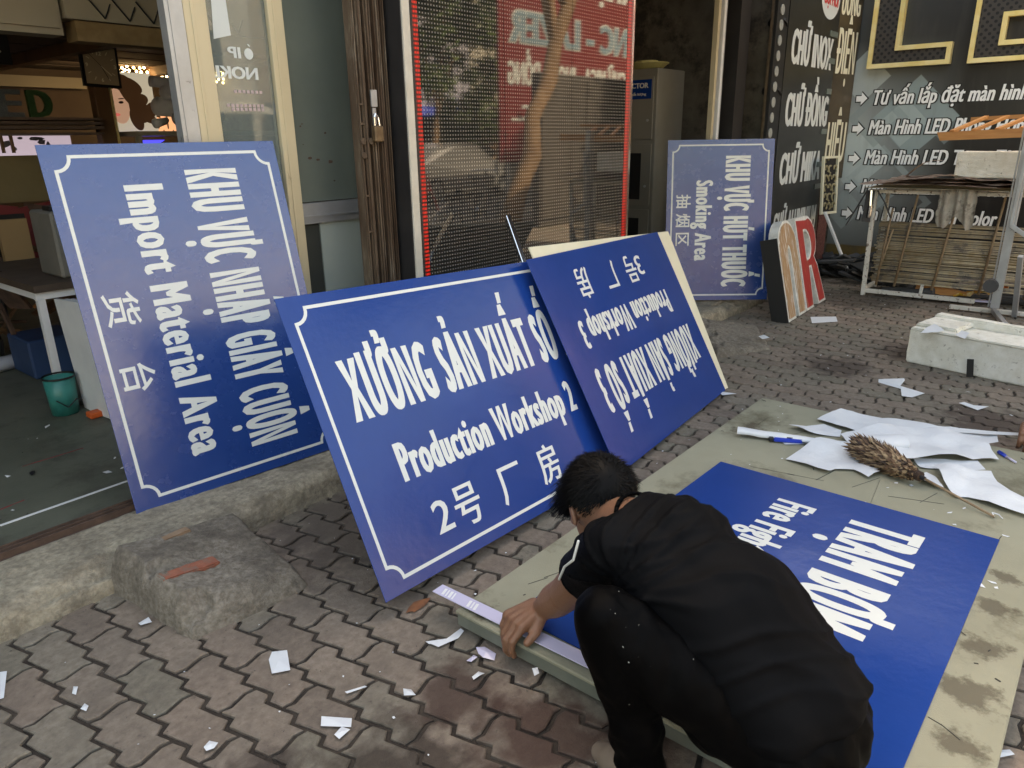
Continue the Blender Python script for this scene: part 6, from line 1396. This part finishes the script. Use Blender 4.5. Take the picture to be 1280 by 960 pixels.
# houses across the road
hg = 'terraced houses across the road'
x = -26; rh = random.Random(9)
cols = [((.52, .47, .38), 'cream'), ((.42, .44, .42), 'pale grey'), ((.55, .50, .46), 'off white'), ((.40, .30, .22), 'tan'), ((.46, .44, .50), 'lilac grey')]
for i in range(13):
    w_ = rh.uniform(4.2, 6.4); h_ = rh.uniform(6.5, 11); cl_, cn = cols[i % 5]; key = 'house%d' % (i % 5)
    if key not in M: M[key] = mat('house_wall_%s' % cn.replace(' ', '_'), cl_, tuple(c * .8 for c in cl_), 1.5, rough=.85)
    t = thing('terraced_house', '%s terraced shop house across the road, house number %d from the left' % (cn, i + 1) if False else '%s house front, %s of the row across the road' % (cn, ['first', 'second', 'third', 'fourth', 'fifth', 'sixth', 'seventh', 'eighth', 'ninth', 'tenth', 'eleventh', 'twelfth', 'thirteenth'][i]), 'house', (x + w_ / 2, -18.2, 0), group=hg)
    b = NB(); bbox(b, (x, -26, -.02), (x + w_ - .02, -18.2, h_)); obj('wall', b, M[key], t)
    pale = -3 < x < 8  # pale shutters and awnings added here to brighten the tall sign's reflection
    b = NB(); bbox(b, (x + .4, -18.19, .0), (x + w_ - .4, -18.12, 2.6)); obj('added_pale_shutter' if pale else 'shop_opening', b, M['white'] if pale else M['glass_dark'], t)
    b = NB(); prism(b, [(0, 2.75), (1.6, 2.35), (1.6, 2.30), (0, 2.68)], (x + .2, -18.19, 0), (0, 1, 0), Z_, (w_ - .4, 0, 0)); obj('awning', b, M['white'] if pale else M['bluep'] if i % 3 == 0 else M['house%d' % (i % 5)] if i % 3 == 1 else M['rust_dark'], t)
    for f_ in range(int(h_ // 3.1)):
        for k in range(2):
            if 3.5 + f_ * 3.1 + 1.5 < h_: b = NB(); bbox(b, (x + w_ * (.2 + .4 * k), -18.19, 3.5 + f_ * 3.1), (x + w_ * (.2 + .4 * k) + 1.1, -18.14, 4.9 + f_ * 3.1)); obj('window', b, M['glass_dark'], t)
    x += w_
# red sign with reversed-in-reflection lettering
g = thing('red_shop_sign', 'tall red sign with white and blue edged lettering reflected in the display', 'sign', (14.2, -4.9, 0))
b = NB(); bbox(b, (11.85, -4.95, .95), (17.4, -4.9, 5.6)); obj('panel', b, M['red_print'], g)
lf = mat('blue_grey_letters', (.20, .30, .36), rough=.5)
def rs(s, x_, z_, cap, ln, m_, st): on(g, s, (x_, -4.892, z_), (-1, 0, 0), Z_, cap, ln, m_, stem=st, sp=1.1)
rs('CNC - LAZER', 17.25, 3.22, .66, 5.1, M['vinyl'], .075); bm_ = text_bm('CNC - LAZER', .60, 5.02, stem=.045, sp=1.1); bm_.transform(plane_mtx((17.21, -4.884, 3.25), (-1, 0, 0), Z_)); obj('lettering', bm_, lf, g)
rs('NHẬN CẮT', 16.9, 4.35, .6, 4.2, M['vinyl'], .05); rs('CHỮ MICA - INOX - ĐỒNG', 16.6, 2.45, .46, 4.5, M['vinyl'], .03); rs('GỖ - ALU - PVC...', 15.8, 1.75, .34, 3.6, M['vinyl'], .025)
for x_ in (12.2, 17.0): b = NB(); tube(b, (x_, -5.0, -.14), (x_, -5.0, 5.6), .05, n=8); obj('post', b, M['alu'], g)
# street cabinet
g = thing('street_cabinet', 'brown grey double door roadside cabinet reflected in the lower right of the display', 'cabinet', (10.9, -2.4, 0)); mcb = mat('cabinet_brown', (.060, .052, .046), (.080, .070, .062), 4, rough=.7)
b = NB(); bbox(b, (9.7, -2.42, .0), (12.3, -2.25, 2.38)); obj('body', bevel(b, .02), mcb, g)
for x0, x1 in ((9.74, 10.97), (11.0, 12.26)): b = NB(); bbox(b, (x0, -2.249, .12), (x1, -2.225, 2.3)); obj('door', bevel(b, .008), mcb, g)
# parked car
def car(label, c, mt):
    c = V3(c); t = thing('parked_car', label, 'car', tuple(c))
    L_ = 4.5; W = 1.78
    prof = [(-2.25, .35), (-2.27, .70), (-2.18, .92), (-1.75, .98), (-1.1, 1.36), (-.4, 1.46), (.35, 1.42), (1.05, 1.02), (1.95, .86), (2.22, .70), (2.26, .40), (2.2, .28), (-2.2, .28)]
    b = NB(); n = len(prof); rings = []
    for yy_, k in ((-W / 2, 0), (-W / 2 + .10, 1), (W / 2 - .10, 1), (W / 2, 0)):
        rings.append([b.verts.new(c + V3((px * (1 if k else .985), yy_ if pz < 1.0 or k else yy_ * .86, pz if k or pz < 1 else pz - .06))) for px, pz in prof])
    b.faces.new(rings[0]); b.faces.new(rings[-1][::-1])
    for A_, B_ in zip(rings[:-1], rings[1:]):
        for i in range(n): b.faces.new((A_[i], B_[i], B_[(i + 1) % n], A_[(i + 1) % n]))
    bmesh.ops.recalc_face_normals(b, faces=b.faces); obj('body', bevel(b, .03, 2), M[mt], t, smooth=False)
    for s in (-1, 1):
        for pts in ([(-1.02, 1.02), (-.95, 1.30), (-.42, 1.38), (-.10, 1.37), (-.10, 1.0)], [(-.02, 1.0), (-.02, 1.37), (.33, 1.34), (.88, 1.02)]):
            b = NB(); prism(b, pts, c + V3((0, s * (W / 2 - .03), 0)), (1, 0, 0), (0, -s * .18, 1), (0, s * .012, 0)); obj('side_window', b, M['glass_dark'], t)
        b = NB(); box(b, c + V3((-2.2, s * .68, .76)), (.12, .34, .16)); obj('tail_light', bevel(b, .02), mat('tail_light_red', (.5, .01, .01), rough=.2) if 'tl' not in M else M['tl'], t); M['tl'] = t.children[-1].data.materials[0] if t.children[-1].data.materials else M['red_print']
        b = NB(); box(b, c + V3((2.17, s * .68, .66)), (.12, .36, .13)); obj('headlight', bevel(b, .02), M['chrome'], t)
        for x_ in (-1.38, 1.36):
            w0 = c + V3((x_, s * (W / 2 - .09), .31)); b = NB(); tube(b, w0 - V3((0, .1, 0)), w0 + V3((0, .1, 0)), .31, n=24); wh = obj('wheel', b, M['tyre'], t); bpy.context.view_layer.update()
            b = NB(); q = w0 + V3((0, s * .102, 0)); tube(b, q, q + V3((0, s * .01, 0)), .07, n=10); tube(b, q, q + V3((0, s * .008, 0)), .20, n=20)
            for k in range(7): a_ = k * .9; beam(b, q + V3((0, s * .012, 0)), q + V3((.19 * math.cos(a_), s * .012, .19 * math.sin(a_))), .035, .012, up=(0, 1, 0))
            obj('rim', b, M['alu'], wh)
    return t
car('silver saloon car parked across the road, seen in the display reflection', (15.1, -9.6, -.14), 'car')
def ring(bm, c, r, rr_, ax, n=28):
    c = V3(c); f = frame(ax); P = [c + f @ V3((r * math.cos(2 * pi * k / n), r * math.sin(2 * pi * k / n), 0)) for k in range(n + 1)]
    path(bm, P, rr_, 6)
def bicycle(label, c, rz, mt):
    t = thing('bicycle', label, 'bicycle', mtx=Matrix.Translation(V3(c)) @ Matrix.Rotation(rz, 4, 'Z')); g_ = lambda n, b, m_: obj(n, b, m_, t, local=True)
    for x_ in (-.52, .52):
        b = NB(); ring(b, (x_, 0, .33), .31, .018, (0, 1, 0)); w_ = g_('wheel', b, M['tyre']); b = NB()
        for k in range(12): tube(b, (x_, 0, .33), (x_ + .3 * math.cos(k * .5236), 0, .33 + .3 * math.sin(k * .5236)), .0025, n=4)
        g_('spokes', b, M['chrome'])
    b = NB()
    for p, q in (((-.52, 0, .33), (-.08, 0, .28)), ((-.52, 0, .33), (-.2, 0, .75)), ((-.08, 0, .28), (-.24, 0, .88)), ((-.08, 0, .28), (.36, 0, .72)), ((-.2, 0, .60), (.34, 0, .80)), ((.32, 0, .86), (.52, 0, .33)), ((.32, 0, .86), (.30, 0, .98))): tube(b, p, q, .016, n=7)
    g_('frame', b, mt); b = NB(); path(b, [(.2, -.26, .98), (.3, -.12, 1.0), (.3, .12, 1.0), (.2, .26, .98)], .012, 6); g_('handlebar', b, M['chrome'])
    b = NB(); box(b, (-.25, 0, .91), (.26, .13, .05)); g_('saddle', bevel(b, .015), M['black']); b = NB(); bbox(b, (-.62, -.07, .68), (-.28, .07, .70)); g_('rack', b, M['chrome']); b = NB(); tube(b, (-.08, -.04, .28), (-.08, .04, .28), .09, n=14); g_('crank', b, M['chrome'])
bicycle('red framed bicycle standing at the kerb, reflected at the lower left of the display', (9.0, -4.5, -.14), .15, M['red_print']); bicycle('dark bicycle nearer the pavement edge beside the red framed one', (10.3, -4.1, -.14), -.3, M['black'])
# second worker, out of frame except for the fingers at the right edge
def copy_tree(o, parent=None):
    c = o.copy(); C.objects.link(c); c.parent = parent; c.matrix_parent_inverse = o.matrix_parent_inverse.copy()
    for ch in o.children: copy_tree(ch, c)
    return c
m2 = copy_tree(man); tag(m2, 'second crouching worker outside the right edge, only brown fingers on the board showing', 'person')
hand1 = V3((1.30, 1.12, 0)); tgt = hit(1284, 558, 2, BZ); rz = Matrix.Rotation(R(28), 4, 'Z')
m2.matrix_basis = Matrix.Translation(V3((tgt.x, tgt.y, 0))) @ rz @ Matrix.Translation(-hand1 + V3((1.3, .5, 0)))
for nm_, pts_, z_, lab_ in (('paper_sheet', [(1213, 403), (1255, 403), (1258, 421), (1212, 420)], .19, 'white sheet lying inside the foam trough'), ('paper_sheet', [(1150, 416), (1168, 405), (1180, 414), (1172, 416)], .246, 'triangular white sheet on the left rim of the foam trough'), ('paper_sheet', [(1194, 420), (1202, 413), (1212, 416), (1206, 425)], .246, 'crumpled white sheet on the front rim of the foam trough')):
    sheet(nm_, lab_, pts_, z_, .012, 5, grp=None)
g = thing('added_pale_van', 'white van added across the road as a pale reflection for the leftmost sign', 'van', (3.2, -11.0, -.14))  # added bright surface for the lower left of the tall sign to mirror
b = NB(); prism(b, [(0, .35), (4.9, .35), (5.0, 1.1), (4.35, 1.35), (3.95, 2.25), (.05, 2.3)], (.6, -12.7, -.14), X_, Z_, (0, 1.8, 0)); obj('body', bevel(b, .05, 2), M['white'], g)
for x0, x1, z0, z1 in ((.9, 1.9, 1.45, 2.0), (3.6, 4.5, 1.4, 1.95)): b = NB(); bbox(b, (x0, -10.895, z0 - .14), (x1, -10.88, z1 - .14)); obj('side_window', b, M['glass_dark'], g)
for x in (1.5, 4.6): b = NB(); tube(b, (x, -11.1, .2), (x, -10.87, .2), .33, n=22); obj('wheel', b, M['tyre'], g)

g = thing('added_dark_block', 'plain grey block added unseen beyond the trees to darken the sign reflections', 'building', (27, -2, 0))  # unseen block added to cover bright sky in the upside down sign's reflection
b = NB(); bbox(b, (26, -9.5, -.1), (34, 9, 15)); obj('wall', b, M['wall_dirty'], g)
for k in range(4):
    for j in range(6): b = NB(); bbox(b, (25.95, -8.6 + j * 2.9, 1.2 + k * 3.4), (25.999, -6.9 + j * 2.9, 3.2 + k * 3.4)); obj('window', b, M['glass_dark'], g)

# dark chairs and stored goods in the gloom behind the small table
g = thing('black_chair', 'black stacking chair in the dim clutter at the left edge', 'chair', (1.55, 5.1, .1))
for x, y in ((1.42, 5.35), (1.72, 5.35), (1.42, 5.62), (1.72, 5.62)): b = NB(); tube(b, (x, y, .1), (x, y, .55), .014, n=7); obj('leg', b, M['black'], g)
b = NB(); box(b, (1.57, 5.48, .56), (.36, .34, .035)); obj('seat', bevel(b, .012), M['black'], g); b = NB(); grid(b, 6, 4, lambda u, v: V3((1.40 + .34 * u, 5.66 + .03 * math.sin(u * 3.14), .68 + .3 * v))); bmesh.ops.solidify(b, geom=b.faces[:], thickness=.012); obj('backrest', b, M['black'], g)
g = thing('stacked_frames', 'maroon and brown framed boards stacked under the ochre partition', 'frames', (1.6, 6.0, .6))
for i in range(9):
    x = 1.05 + i * .13; b = NB(); box(b, (x, 6.02 + .012 * i, .80 + .02 * (i % 3)), (.22, .015, .36), Matrix.Rotation(random.uniform(-.25, .25), 3, 'Y')); obj('board', b, random.choice((M['wood'], M['rust_dark'], M['red_print'])), g)
